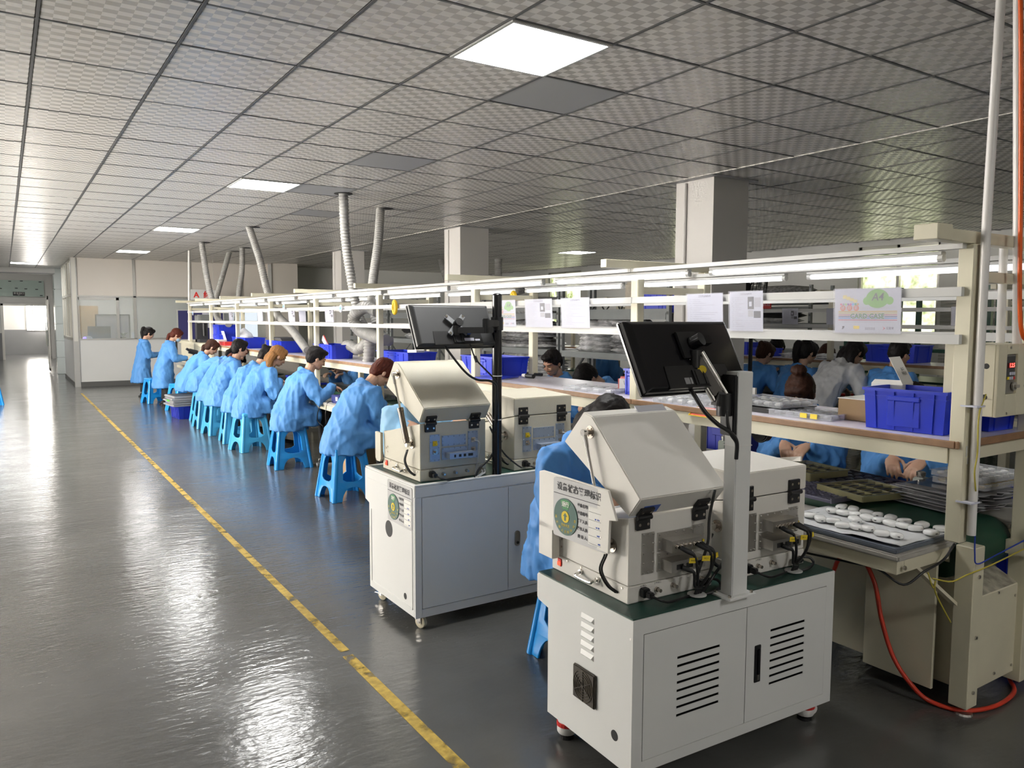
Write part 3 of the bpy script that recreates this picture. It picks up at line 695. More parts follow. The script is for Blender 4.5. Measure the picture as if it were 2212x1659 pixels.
for a in ((.36, -.012, .032), (.375, -.02, .03)):
    obj('white_tube', cable([a, (a[0]-.02, -.05, .02), (a[0]-.07, -.065, .005)], .0042), PIPE, B3)
obj('thick_cable', cable([(.29, -.06, .002), (.32, -.06, .05), (.40, -.03, .09), (.46, .0, .16), (.45, .05, .25)], .006), BLACK, B3)
obj('cord_down', cable([(.445, -.03, .17), (.50, -.03, .10), (.56, -.045, .045), (.60, -.04, .02)], .0045), BLACK, B3)
# ---- status boards
SIGN = mat('grey_sign_plate', (.40, .40, .40), .35, metal=.25); DIAL = mat('green_dial', (.012, .085, .062), .35); DIALL = mat('bright_green_dial', (.02, .22, .05), .4)
def status_board(label, origin, yax, tilt=0):
    """A4 landscape plate; local x = reading direction, local y = up"""
    t = thing('status_board', label, 'sign', (0, 0, 0), 0, 'equipment status boards'); t.matrix_world = frame(origin, yax, (tilt, 0, 1))
    r = .012; pts = []
    for cx, cy, a0 in ((.297-r, .222-r, 0), (r, .222-r, 90), (r, r, 180), (.297-r, r, 270)):
        pts += [(cx+r*math.cos(R(a0+k*22.5)), cy+r*math.sin(R(a0+k*22.5))) for k in range(5)]
    obj('plate', MB().prism(pts, 'z', -.004, 0), SIGN, t)
    f = lambda x, y, z=.0012: Matrix.Translation((x, y, z))
    text(t, '设备状态管理标识', .0315, f(.1485, .191), PRINT, thick=.0006)
    obj('divider', MB().box(.004, .293, .1625, .1645, 0, .001), PRINT, t)
    d = obj('dial', MB().lathe([(.069, 0), (.069, .003)], 40), DIAL, t, f(.077, .083, 0))
    a = [R(68+k*7) for k in range(8)]; a = [R(62+k*8) for k in range(8)]
    obj('pointer_window', MB().prism([(.064*math.cos(q), .064*math.sin(q)) for q in a]+[(.028*math.cos(q), .028*math.sin(q)) for q in reversed(a)], 'z', .003, .0036), DIALL, d)
    text(d, '运行', .021, f(0, .046, .0042), PAPERW, thick=.0005); text(d, '设备状态', .0125, f(0, -.033, .0036), YELLOW)
    obj('hub', MB().lathe([(.022, .003), (.022, .0046)], 24), YELLOW, d)
    obj('arrow', MB().prism([(-.0045, -.014), (.0045, -.014), (.0045, .002), (.011, .002), (0, .015), (-.011, .002), (-.0045, .002)], 'z', .0046, .0052), DIAL, d)
    for ch, an in zip('闲工停人员检中料待', (-172, -150, -128, -108, -90, -72, -52, -28, -6)):
        text(d, ch, .0125, f(.057*math.cos(R(an)), .057*math.sin(R(an)), .0036) @ Matrix.Rotation(R(an+90), 4, 'Z'), YELLOW)
    cd = obj('record_card', MB().box(.205, .286, .014, .150, 0, .001), PAPERW, t)
    for k, s in enumerate(('设备名称:', '设备编号:', '管理人员:', '操作人员:', '责 任 人:')):
        text(t, s, .0145, f(.174, .142-k*.0285), PRINT, thick=.0005)
        obj('rule', MB().box(.207, .284, .131-k*.0285, .132-k*.0285, .001, .0014), PRINT, cd)
        if k: obj('handwriting', MB().box(.235+.006*k, .243+.006*k, .135-k*.0285, .140-k*.0285, .001, .0014).box(.250+.004*k, .256+.004*k, .135-k*.0285, .141-k*.0285, .001, .0014).box(.262, .266, .135-k*.0285, .140-k*.0285, .001, .0014), BLUE, cd)
    return t
status_board('grey equipment status board with green dial fixed to the near white test box', (1.7060, 2.318, .788), (0.02, -1, 0))
status_board('grey equipment status board with green dial on the side of the second cart', (1.6870, 3.795, .522), (0, -1, 0))
# ---- monitor posts
mp = thing('monitor_post', 'white square steel post bolted upright on the near cart', 'post', (2.135, 1.815, .622), R(-2.4))
obj('post_tube', MB().box(-.038, .038, -.028, .028, .008, .798).mesh(bev=.003), W_PAINT, mp)
obj('foot_plate', MB().box(-.066, .066, -.045, .045, 0, .008).mesh(bev=.001, seg=1), W_PAINT, mp)
sb = MB()
for x in (-.054, .054):
    for y in (-.032, .032): sb.cyl((x, y, .008), (x, y, .016), .006, 6)
obj('bolts', sb, NICKEL, mp)['kind'] = 'stuff'
obj('cable_tie', MB().box(-.0395, .0395, -.0295, .0295, .538, .541).cyl((.04, -.01, .5395), (.052, -.01, .5395), .004, 6), PIPE, mp)
obj('side_cable', cable([(.045, .0, .50), (.05, .005, .35), (.046, .01, .22), (.055, .02, .10)], .005), BLACK, mp)
pp = thing('monitor_pole', 'round black pole standing upright on the second cart', 'pole', (2.195, 3.50, .758), 0)
obj('pole', MB().cyl((0, 0, 0), (0, 0, .965), .026, 20).ell((0, 0, .965), (.026, .026, .012), n=20).mesh(smooth=40), GLOSSBLK, pp)
obj('clamp_collar', MB().cyl((0, 0, .78), (0, 0, .85), .033, 20).mesh(smooth=40), BLACK, pp)
for z in (.30, .535): obj('cable_tie', MB().cyl((0, 0, z), (0, 0, z+.005), .0285, 16), PIPE, pp)
def monitor(label, c, wd, hh, tilt, rz, kind):
    t = thing('monitor', label, 'monitor', c, 0); t.rotation_euler = (R(tilt), 0, R(rz))
    # back faces -y, screen faces +y
    MM = MONB if kind == 'grey' else GLOSSBLK
    obj('bezel', MB().box(-wd/2, wd/2, -.004, .012, -hh/2, hh/2).mesh(bev=.004), MM, t)
    obj('screen', MB().box(-wd/2+.012, wd/2-.012, .012, .0125, -hh/2+.02, hh/2-.012), BLACKM, t)
    obj('back_shell', MB().rings([[V(x*wd/2*a, y, z*hh/2*b+dz) for x, z in ((-1, -1), (1, -1), (1, 1), (-1, 1))] for a, b, y, dz in ((.985, .97, -.004, 0), (.975, .955, -.020, 0), (.90, .86, -.0335, -.004))]).mesh(bev=.003, seg=1), MM, t)
    obj('vent_slot', MB().box(-wd*.30, wd*.27, -.0225, -.0205, hh*.335, hh*.345), BLACKM, t)
    cv = obj('cable_recess', MB().prism([(-wd*.30, -hh*.47), (-wd*.29, -hh*.17), (wd*.29, -hh*.17), (wd*.30, -hh*.47)], 'y', -.036, -.012), BLACK, t)
    obj('stand_mount', MB().box(-.03, .03, -.042, -.036, -hh*.44, -hh*.24).box(-.022, -.014, -.046, -.042, -hh*.44, -hh*.26).box(.014, .022, -.046, -.042, -hh*.44, -hh*.26), BLACKM, cv)
    return t
mo2 = monitor('dark grey monitor seen from behind on the black pole', (1.955, 3.56, 1.556), .475, .245, -27, 0, 'grey')
text(mo2, 'PHILIPS', .024, frame((-.005, -.0235, .098), (1, 0, 0), (0, 0, 1)), mat('embossed_grey', (.075, .075, .078), .3))
vp = MB()
for sx in (-1, 1):
    for sz in (-1, 1): vp.bar((0, -.047, -.012), (sx*.052, -.047, -.012+sz*.052), .026, .006, upv=(0, 1, 0))
va = obj('mount_plate', vp.mesh(), mat('mount_plate_grey', (.24, .25, .26), .45), mo2)
for sx in (-1, 1):
    for sz in (-1, 1): obj('screw', MB().cyl((sx*.048, -.050, -.012+sz*.048), (sx*.048, -.054, -.012+sz*.048), .007, 10), CHROME, va)
obj('swivel', MB().cyl((0, -.045, -.012), (0, -.085, -.012), .022, 16).mesh(smooth=40), BLACK, va)
arm = thing('monitor_arm', 'black folding arm carrying the dark grey monitor on the pole', 'monitor arm', (2.195, 3.50, 1.575))
obj('upper_link', MB().bar((0, -.012, 0), (-.10, -.05, .0), .032, .036).cyl((-.10, -.05, -.05), (-.10, -.05, .025), .018).mesh(bev=.004), BLACK, arm)
obj('lower_link', MB().bar((-.06, -.055, -.035), (-.255, -.012, -.035), .03, .032).cyl((-.255, -.012, -.06), (-.255, -.012, -.01), .017).mesh(bev=.004), BLACK, arm)
adopt(arm, pp)
obj('vga_plug', MB().box(.045, .075, -.062, -.036, -.065, -.04).mesh(bev=.004), BLUE, mo2)
obj('port_label', MB().box(.03, .09, -.0372, -.036, -.098, -.082).box(.096, .125, -.0372, -.036, -.098, -.088), PAPER, mo2)
Mi = Matrix.Identity(4)
def loose(name, label, cat, pts, r, m_, group=None): return tag(obj(name, cable(pts, r), m_), label, cat, group)
_c = loose('power_cord', 'thick black power cord hanging from the dark grey monitor to its pole', 'cable', [(1.875, 3.525, 1.485), (1.89, 3.49, 1.44), (1.97, 3.455, 1.33), (2.04, 3.45, 1.285), (2.12, 3.455, 1.275), (2.165, 3.465, 1.25), (2.17, 3.468, 1.20), (2.165, 3.47, 1.0)], .0065, BLACK)
adopt(_c, mo2)
vc = loose('video_cable', 'thin black video cable with a ferrite from the dark grey monitor to its pole', 'cable', [(2.015, 3.51, 1.505), (2.02, 3.48, 1.46), (2.04, 3.46, 1.39), (2.10, 3.455, 1.33), (2.15, 3.46, 1.285), (2.178, 3.468, 1.24), (2.176, 3.468, 1.05)], .0045, BLACK)
obj('ferrite', MB().tube([(2.036, 3.4635, 1.405), (2.047, 3.4605, 1.375)], .009, 8), BLACKM, vc)
adopt(vc, mo2)
mo1 = monitor('glossy black monitor seen from behind on the white square post', (1.975, 1.925, 1.468), .505, .272, -28, 0, 'black')
va = obj('mount_plate', MB().box(-.05, .05, -.046, -.034, -.022, .078).mesh(bev=.003), BLACK, mo1); obj('swivel', MB().cyl((.01, -.045, .03), (.02, -.085, .03), .024, 16).box(.0, .07, -.08, -.055, .015, .045).mesh(smooth=40), GLOSSBLK, va)
obj('sticker', MB().box(-.075, -.052, -.0372, -.0355, -.115, -.092).box(-.049, -.040, -.0372, -.0355, -.115, -.092), mat('grey_sticker', (.30, .30, .31), .4), mo1)
arm = thing('monitor_arm', 'chrome and black gas spring arm between the black monitor and the white post', 'monitor arm', (2.135, 1.815, 1.30))
obj('wall_bracket', MB().box(-.062, -.040, -.03, .03, -.10, .11).mesh(bev=.004), BLACK, arm)
obj('knuckle', MB().cyl((-.075, .0, -.03), (-.075, .0, .045), .026, 16).bar((-.05, 0, .02), (-.10, .02, .03), .04, .05).mesh(smooth=40), BLACK, arm)
pa, pb = V(-.092, .012, .045), V(-.148, .060, .165)
dn = (pb-pa).normalized(); sd = V(0, 0, 1).cross(dn).normalized(); uu = dn.cross(sd); uu = uu if uu.x > 0 else -uu
sp = obj('spring_link', MB().bar(pa, pb, .026, .046).mesh(bev=.006), mat('arm_grey', (.17, .16, .15), .3, metal=.5), arm)
for s in (-1, 1): obj('chrome_edge', MB().cyl(pa-dn*.012+uu*s*.023, pb+dn*.012+uu*s*.023, .0105, 10).mesh(smooth=40), CHROME, arm)
nn = sd if sd.y < 0 else -sd
obj('round_badge', MB().lathe([(.015, 0), (.015, .003)], 20), YELLOW, arm, frame(pa.lerp(pb, .72)+nn*.0145-uu*.006, uu, dn) if uu.cross(dn).dot(nn) > 0 else frame(pa.lerp(pb, .72)+nn*.0145-uu*.006, dn, uu))
obj('head_link', MB().bar(pb, pb+V(-.02, .0, .0), .03, .03).cyl(pb+V(-.01, 0, -.03), pb+V(-.01, 0, .03), .018).mesh(smooth=40), BLACK, arm)
adopt(arm, mp)
_c = loose('power_cord', 'black power cord hanging from the glossy black monitor behind the raised white lid', 'cable', [(1.935, 1.885, 1.385), (1.94, 1.845, 1.35), (1.965, 1.815, 1.29), (2.01, 1.795, 1.245), (2.06, 1.785, 1.215), (2.088, 1.78, 1.18), (2.094, 1.785, 1.12)], .0075, BLACK)
adopt(_c, mo1)
_c = loose('video_cable', 'black video cable dropping from the gas spring arm to the white post', 'cable', [(2.055, 1.825, 1.335), (2.052, 1.80, 1.30), (2.05, 1.79, 1.25), (2.062, 1.785, 1.21), (2.09, 1.782, 1.175), (2.095, 1.785, 1.13)], .0065, BLACK)
adopt(_c, mo1)
_c = loose('hanging_cable', 'black cable running from the raised white lid down beside the square post', 'cable', [(2.075, 1.86, 1.0), (2.05, 1.86, .90), (2.035, 1.85, .82), (2.0, 1.85, .74), (1.99, 1.86, .69)], .0055, BLACK)
adopt(_c, B1)
# ================================================================== assembly lines
PX, PP = 1.53, 1.84       # first post y, pitch
ORD = ['nearest', 'second', 'third', 'fourth', 'fifth', 'sixth', 'seventh', 'eighth', 'ninth', 'tenth', 'eleventh', 'twelfth', 'thirteenth']
def bench_line(label, ox, y0, npost, detail):
    t = thing('assembly_bench', label, 'workbench', (ox, 0, 0))
    y1 = y0+PP*(npost-1)
    for k in range(npost):
        y = y0+PP*k
        obj('post', MB().box(0, .052, y-.03, y+.03, .74, 1.885).mesh(bev=.004, seg=1), CREAM, t)
        obj('post', MB().box(.545, .60, y-.03, y+.03, .62, 1.885).mesh(bev=.004, seg=1), CREAM, t)
        lg = obj('leg', MB().box(.125, .205, y-.03, y+.045, .035, .70).mesh(bev=.003, seg=1), CREAM, t)
        obj('levelling_foot', MB().cyl((.165, y, .008), (.165, y, .036), .008, 8).lathe([(.035, 0), (.032, .008), (.01, .012)], 14, Matrix.Translation((.165, y, 0))), STEEL, lg)
        obj('leg', MB().box(.57, .65, y-.03, y+.045, .035, .62).mesh(bev=.003, seg=1), CREAM, t)
        obj('cross_arm', MB().box(-.23, .70, y-.022, y+.028, 1.887, 1.932).mesh(bev=.002, seg=1), CREAM, t)
        obj('tie_bar', MB().box(.05, .55, y-.02, y+.02, 1.745, 1.785), CREAM, t)
        obj('shelf_bracket', MB().box(.05, .62, y-.02, y+.02, 1.06, 1.105), CREAM, t)
        if k < npost-1:
            ya, yb = y, y+PP
            obj('upper_rail', MB().box(-.022, .018, ya, yb-.003, 1.690, 1.725), RAILW, t); obj('lower_rail', MB().box(-.022, .018, ya, yb-.003, 1.508, 1.545), RAILW, t)
            obj('upper_rail', MB().box(.56, .60, ya, yb-.003, 1.690, 1.725), RAILW, t); obj('lower_rail', MB().box(.56, .60, ya, yb-.003, 1.508, 1.545), RAILW, t)
            obj('lamp_rail', MB().box(-.03, .012, ya, yb-.003, 1.868, 1.888), RAILW, t); obj('lamp_rail', MB().box(.48, .52, ya, yb-.003, 1.852, 1.872), RAILW, t)
            sh = obj('shelf_board', MB().box(.0, .64, ya+.0015, yb-.0015, 1.108, 1.134), LAMIN, t)
            obj('wood_edging', MB().box(-.012, .0, ya+.0015, yb-.0015, 1.106, 1.135).mesh(bev=.003, seg=1), WOOD, sh)
            obj('shelf_beam', MB().box(-.006, .044, ya+.03, yb-.03, 1.045, 1.105), CREAM, t); obj('shelf_beam', MB().box(.55, .60, ya+.03, yb-.03, 1.045, 1.105), CREAM, t)
    ea = MB().box(-.012, .64, y0-.012, y0, 1.106, 1.135); obj('end_edging', ea.mesh(bev=.003, seg=1), WOOD, t)
    # lower structure
    obj('conveyor_bed', MB().box(.19, .60, y0+.10, y1, .60, .69), CREAM, t)
    ra = .105; zt = .735; arc = [(y0+.145-ra*math.sin(a), zt-ra+ra*math.cos(a)) for a in [k*math.pi/10 for k in range(11)]]
    obj('conveyor_belt', MB().prism([(y1, zt)]+arc+[(y1, zt-2*ra)], 'x', .195, .59).mesh(smooth=30), GREENBELT, t)
    for k in range(npost-1):
        ya, yb = y0+PP*k+(.07 if k == 0 else 0), y0+PP*(k+1)
        lb = obj('ledge_frame', MB().box(-.25, -.20, ya, yb, .635, .685).box(-.199, .124, ya, ya+.045, .635, .685).box(-.199, .124, yb-.045, yb, .635, .685), CREAM, t)
        obj('ledge_board', MB().box(-.262, .16, ya-.012, yb-.003, .686, .712).mesh(bev=.007), mat('grey_ledge_board', (.40, .385, .35), .5, var=.1, vscale=14), lb)
        obj('ledge_frame', MB().box(.93, .98, ya, yb, .635, .685).box(.60, .98, ya, ya+.045, .635, .685), CREAM, t)
        obj('ledge_board', MB().box(.60, .99, ya-.01, yb-.003, .686, .712).mesh(bev=.007), MATS['grey_ledge_board'], t)
        obj('leg_brace', MB().bar((-.10, ya+.02, .64), (.15, ya-.03, .44), .035, .012).mesh(), CREAM, t)
        if detail and k < 2:
            obj('side_panel', MB().box(.135, .150, ya+.05, ya+.36, .06, .635).mesh(bev=.002, seg=1), CREAM, t)
            obj('side_panel', MB().box(.165, .18, ya+.37, yb-.03, .085, .635).mesh(bev=.002, seg=1), CREAM, t)
    return t
LA = bench_line('long cream steel assembly bench with shelf and lamp rails, front line', 3.045, PX, 9, True)
LB = bench_line('cream steel assembly bench of the second line, behind the near column', 7.89, 1.75, 6, False)
# motor guard on the near end of line A
mg = obj('end_guard', MB().prism([(0, .075), (.50, .075), (.50, .50), (.16, .55), (0, .47)], 'x', .205, .575, Matrix.Translation((0, PX-.0, 0))).mesh(bev=.003, seg=1), CREAM, LA)
obj('dirty_guard_top', MB().add([V(.21, PX+.002, .4725), V(.57, PX+.002, .4725), V(.57, PX+.155, .552), V(.21, PX+.155, .552)], [(0, 1, 2, 3)]), mat('dirty_cream', (.42, .39, .31), .6, var=.45, vscale=25), mg)
bo = MB()
for x, z in ((.23, .10), (.55, .11), (.24, .44), (.55, .42), (.40, .11), (.40, .46)): bo.cyl((x, PX-.001, z), (x, PX-.005, z), .006, 8)
for z in (.10, .33, .58): bo.cyl((.165, PX-.031, z), (.165, PX-.036, z), .008, 8)
bo.cyl((-.22, PX+.058, .66), (-.22, PX+.052, .66), .009, 8)
obj('panel_bolts', bo, STEEL, LA)['kind'] = 'stuff'
obj('leg_bracket', MB().box(.53, .68, PX-.036, PX-.03, .64, .72).box(.53, .66, PX-.045, PX+.04, .60, .66), CREAM, LA)
obj('arm_block', MB().box(-.26, -.16, PX-.03, PX+.06, 1.888, 1.945).mesh(bev=.003, seg=1), CREAM, LA)
obj('paint_chips', MB().box(.012, .020, PX-.0315, PX-.030, 1.08, 1.12).box(.022, .034, PX-.0315, PX-.030, 1.05, 1.075), RAILW, LA)
# ---- tube lamps
def tube_lamp(label, x, ya, yb, z, root=[]):
    L = yb-ya
    if not root:
        t = thing('tube_light', label, 'tube light', (x, ya, z), 0, 'tube lamps over the benches'); root.append(t)
        obj('tube', MB().tube([(0, .02, 0), (0, .03, 0), (0, L-.03, 0), (0, L-.02, 0)], [.010, .0135, .0135, .010], 8).mesh(smooth=40), G_TUBE, t)
        obj('housing', MB().box(-.016, .016, 0, L, .012, .026).mesh(bev=.003, seg=1), RAILW, t)
        obj('end_cap', MB().cyl((0, 0, 0), (0, .02, 0), .0155, 10), RAILW, t); obj('end_cap', MB().cyl((0, L-.02, 0), (0, L, 0), .0155, 10), RAILW, t)
        return t
    return dup(root[0], (x, ya, z), 0, label)
for k in range(11):
    tube_lamp('glowing tube lamp, %s from the near end in the left row over the front bench' % ORD[k], 3.04, 1.61+k*1.325, 2.79+k*1.325, 1.838)
for k in range(11):
    tube_lamp('glowing tube lamp, %s from the near end in the right row over the front bench' % ORD[k], 3.545, 1.40+k*1.315, 2.58+k*1.315, 1.822)
for k in range(6):
    tube_lamp('glowing tube lamp, %s from the right in the front row over the second bench' % ORD[k], 7.88, 2.2+k*1.36, 3.38+k*1.36, 1.838)
for k in range(6):
    tube_lamp('glowing tube lamp, %s from the right in the rear row over the second bench' % ORD[k], 8.385, 2.6+k*1.36, 3.78+k*1.36, 1.822)
# ---- crates
def crate(label, loc, rz, l, w, h, m_=None, group='blue plastic crates'):
    """l along local y, w along local x"""
    m_ = m_ or CRATE; t = thing('crate', label, 'crate', loc, rz, group); tk = .005; s = .94
    def ring(k, z): return [V(x*w/2*k, y*l/2*k, z) for x, y in ((-1, -1), (1, -1), (1, 1), (-1, 1))]
    o, i = s, s-2*tk/w
    shell = MB(); v = ring(o, 0)+ring(1, h)+ring(1-2*tk/w, h)+ring(i, .006)
    shell.add(v, [(0, 1, 2, 3), (0, 4, 5, 1), (1, 5, 6, 2), (2, 6, 7, 3), (3, 7, 4, 0), (4, 8, 9, 5), (5, 9, 10, 6), (6, 10, 11, 7), (7, 11, 8, 4), (8, 12, 13, 9), (9, 13, 14, 10), (10, 14, 15, 11), (11, 15, 12, 8), (12, 15, 14, 13)])
    obj('shell', shell, m_, t)
    rim = MB()
    for z0, z1, e in ((h-.012, h, .007), (h*.80, h*.80+.004, .004)):
        k = s+(1-s)*z0/h
        rim.box(-w/2*k-e, w/2*k+e, -l/2*k-e, -l/2*k, z0, z1).box(-w/2*k-e, w/2*k+e, l/2*k, l/2*k+e, z0, z1).box(-w/2*k-e, -w/2*k, -l/2*k, l/2*k, z0, z1).box(w/2*k, w/2*k+e, -l/2*k, l/2*k, z0, z1)
    obj('rim', rim, m_, t)
    def rib(x, y, nx, ny):
        rb = MB()
        a = V(x*s, y*s, .004); b = V(x, y, h-.01); d = V(nx, ny, 0)*.005; p = V(-ny, nx, 0)*.003
        rb.add([a-p, a+p, b+p, b-p, a-p+d, a+p+d, b+p+d, b-p+d], [(4, 5, 6, 7), (0, 4, 7, 3), (1, 2, 6, 5), (0, 1, 5, 4), (3, 7, 6, 2)]); obj('rib', rb, m_, t)
    for f in (-.36, -.12, .12, .36) if l > .3 else (-.3, .3):
        rib(-w/2, l*f, -1, 0); rib(w/2, l*f, 1, 0)
    for f in (-.3, .3): rib(w*f, -l/2, 0, -1); rib(w*f, l/2, 0, 1)
    for sx in (-1, 1):
        q = .5*w*(s+(1-s)*.8)
        obj('handle', MB().box(sx*(q+.002)-.006, sx*(q+.002)+.006, -l*.2, l*.2, h*.72, h*.84).box(sx*q*.985-.003, sx*q*.985+.003, -l*.2, l*.2, h*.1, h*.72).mesh(bev=.003, seg=1), m_, t)
    return t
ZS_ = 1.136
crate('large blue crate with handle on the bench shelf beside the near post', (3.25, 1.80, ZS_), R(4), .34, .26, .175)
crate('blue crate on the shelf behind the control box', (3.52, 1.70, ZS_), R(-3), .24, .20, .12)
crate('blue crate on the shelf behind the black pole and dark grey monitor', (3.42, 5.50, ZS_), 0, .58, .30, .155)
crate('blue crate on the shelf above the raised cream lid', (3.33, 7.02, ZS_), 0, .74, .30, .14)
crate('blue crate on the shelf beside the curled grey ducts', (3.22, 8.75, ZS_), 0, .62, .26, .16)
crate('blue crate with dark cover on the shelf behind the sloping duct', (3.22, 10.65, ZS_), 0, .72, .30, .155)
crate('blue crate with a clear bag on the far part of the shelf', (3.20, 12.45, ZS_), 0, .80, .30, .16)
crate('lower of two stacked blue crates at the far end of the shelf', (3.25, 14.25, ZS_), 0, .62, .32, .17)
crate('upper of two stacked blue crates at the far end of the shelf', (3.25, 14.25, ZS_+.172), 0, .62, .32, .17)
crate('narrow blue bin on the shelf beside the pink clock', (3.255, 3.59, ZS_), R(10), .07, .10, .16)
crate('blue crate on the second bench left of the near column edge, stacked', (8.30, 7.0, ZS_), 0, .35, .28, .16)
crate('open blue crate on the second bench shelf behind the woman in white', (8.30, 4.85, ZS_), 0, .58, .36, .19)
crate('small blue crate on the second bench shelf', (8.18, 6.55, ZS_), 0, .36, .22, .10)
crate('blue crate of white parts behind the white square post', (4.40, 3.22, .78), R(8), .40, .30, .16)
crate('tall dark blue bin standing on the floor behind the front bench', (4.62, 3.95, 0), 0, .34, .36, 1.02, CRATED)
crate('blue crate with a clear liner on the floor behind the front bench', (4.75, 1.85, 0), 0, .40, .40, .72, CRATED)
ORI = []
# ---- documents hung on the rails
def doc(name, label, yc, wd, hh, kind, x=3.018, z0=1.545, lean=.05, seed=0):
    t = thing(name, label, 'document', (0, 0, 0), 0, 'documents hung on the bench rails'); t.matrix_world = frame((x-lean*.0, yc+wd/2, z0), (0, -1, 0), (-lean, 0, 1))
    obj('sheet', MB().box(0, wd, 0, hh, -.001, 0), PAPER, t)
    rnd = random.Random(seed); ln = MB()
    if kind in ('list', 'photo'):
        text(t, '工位作业指导书', wd*.05, Matrix.Translation((wd*.5, hh*.93, .001)), PRINT)
        for k in range(15):
            y = hh*(.84-k*.052); a = rnd.uniform(.06, .1)
            if kind == 'photo': b = rnd.uniform(.25, .48)
            else: b = rnd.uniform(.3, .9)
            ln.box(wd*a, wd*(a+.05), y, y+hh*.012, 0, .0006)
            ln.box(wd*(a+.09), wd*b, y, y+hh*.010, 0, .0006)
        obj('print_lines', ln, PRINTG, t)
        if kind == 'photo':
            for (a, b, c, d, mm) in ((.56, .74, .55, .86, BLACKM), (.76, .94, .60, .84, PRINTG), (.57, .72, .36, .52, GREYFILM), (.74, .94, .33, .50, BLACKM), (.60, .68, .62, .74, PAPER)):
                obj('printed_photo', MB().box(wd*a, wd*b, hh*c, hh*d, 0, .0008 if mm is not PAPER else .0012), mm, t)
            tb = MB()
            for k in range(5): tb.box(wd*.04, wd*.96, hh*(.05+k*.05), hh*(.05+k*.05)+.001, 0, .0006)
            obj('table_rules', tb, PRINTG, t)
    if kind == 'card':
        cols = [(.55, .38, .05), (.60, .48, .06), (.52, .13, .07), (.05, .03, .15), (.10, .28, .70), (.50, .04, .05)]
        for k, (y0, y1) in enumerate(((.475, .495), (.440, .455), (.400, .415), (.362, .378), (.325, .343), (.285, .300))):
            obj('colour_stripe', MB().box(wd*.06, wd*.95, hh*y0, hh*y1, 0, .0006), mat('stripe_%d' % k, cols[k], .5), t)
        G1 = mat('lime_green', (.16, .42, .04), .5); G2 = mat('letter_green', (.03, .17, .02), .5); OC = mat('orange_circle', (.62, .17, .08), .5)
        obj('green_badge', MB().lathe([(wd*.17, 0), (wd*.17, .0006)], 28), G1, t, Matrix.Translation((wd*.66, hh*.77, 0)) @ Matrix.Diagonal((1, .78, 1, 1)))
        for sx in (.50, .84): obj('small_badge', MB().lathe([(wd*.055, 0), (wd*.055, .0007)], 20), G1, t, Matrix.Translation((wd*sx, hh*.72, 0)))
        text(t, 'A4', hh*.24, Matrix.Translation((wd*.665, hh*.80, .0016)), BLACK, thick=.0004, shear=.15)
        text(t, 'CARD CASE', hh*.155, Matrix.Translation((wd*.51, hh*.375, .0022)), G2, thick=.0006); text(t, 'CARD CASE', hh*.155, Matrix.Translation((wd*.51, hh*.375, .0018)), PAPER, thick=.0022)
        for k, ch in enumerate('硬胶套'):
            obj('orange_disc', MB().lathe([(wd*.042, 0), (wd*.042, .0006)], 18), OC, t, Matrix.Translation((wd*(.13+k*.105), hh*.565, 0)))
            text(t, ch, wd*.06, Matrix.Translation((wd*(.13+k*.105), hh*.563, .0014)), PAPER)
        for k in range(8): obj('colour_dot', MB().lathe([(wd*.016, 0), (wd*.016, .0006)], 10), mat('dot_%d' % k, [(.6, .1, .2), (.3, .3, .35), (.3, .5, .15), (.25, .1, .35), (.5, .1, .35), (.15, .4, .8), (.05, .3, .12), (.6, .35, .1)][k], .5), t, Matrix.Translation((wd*(.10+k*.038), hh*.65, 0)))
        yl = MB()
        for k in range(4): yl.box(wd*(.13+k*.055), wd*(.19+k*.055), hh*(.78-k*.03), hh*(.86-k*.035), 0, .0006+.0002*k)
        obj('card_picture', yl, mat('pale_yellow_print', (.68, .58, .22), .5), t)
        ln.box(wd*.40, wd*.93, hh*.575, hh*.580, 0, .0006).box(wd*.40, wd*.88, hh*.545, hh*.550, 0, .0006).box(wd*.08, wd*.9, hh*.245, hh*.252, 0, .0006)
        for k in range(14): ln.box(wd*(.48+k*.011), wd*(.484+k*.011+.003*(k % 3 == 0)), hh*.07, hh*.13, 0, .0006)
        obj('print_lines', ln, PRINTG, t); obj('yellow_badge', MB().box(wd*.30, wd*.39, hh*.09, hh*.16, 0, .0006), YELLOW, t)
        obj('red_mark', MB().prism([(wd*.74, hh*.07), (wd*.78, hh*.11), (wd*.74, hh*.15), (wd*.765, hh*.11)], 'z', 0, .0006), RED, t)
        text(t, '互营便', hh*.06, Matrix.Translation((wd*.85, hh*.11, .001)), PRINT); text(t, 'JF', hh*.07, Matrix.Translation((wd*.14, hh*.12, .001)), PRINT, thick=.001)
    if kind != 'bare': obj('clear_sleeve', MB().box(-.006, wd+.006, -.004, hh+.004, .003, .0036), SLEEVE, t)
    return t
doc('card_sleeve', 'printed CARD CASE sleeve hung on the bench rails beside the near post', 1.905, .295, .185, 'card')
doc('work_instruction', 'work instruction sheet with dark photographs, right of the glossy black monitor', 2.535, .20, .19, 'photo', seed=3)
doc('work_instruction', 'text list sheet hung between the glossy black monitor and the photo sheet', 2.80, .24, .185, 'list', seed=4)
doc('work_instruction', 'text list sheet in clear sleeve left of the glossy black monitor', 3.88, .285, .185, 'list', seed=5)
doc('work_instruction', 'instruction sheet with small photographs left of the text list, behind the pole', 4.28, .31, .185, 'photo', seed=6)
doc('card_sleeve', 'printed CARD CASE sleeve just right of the black pole', 4.69, .26, .185, 'card')
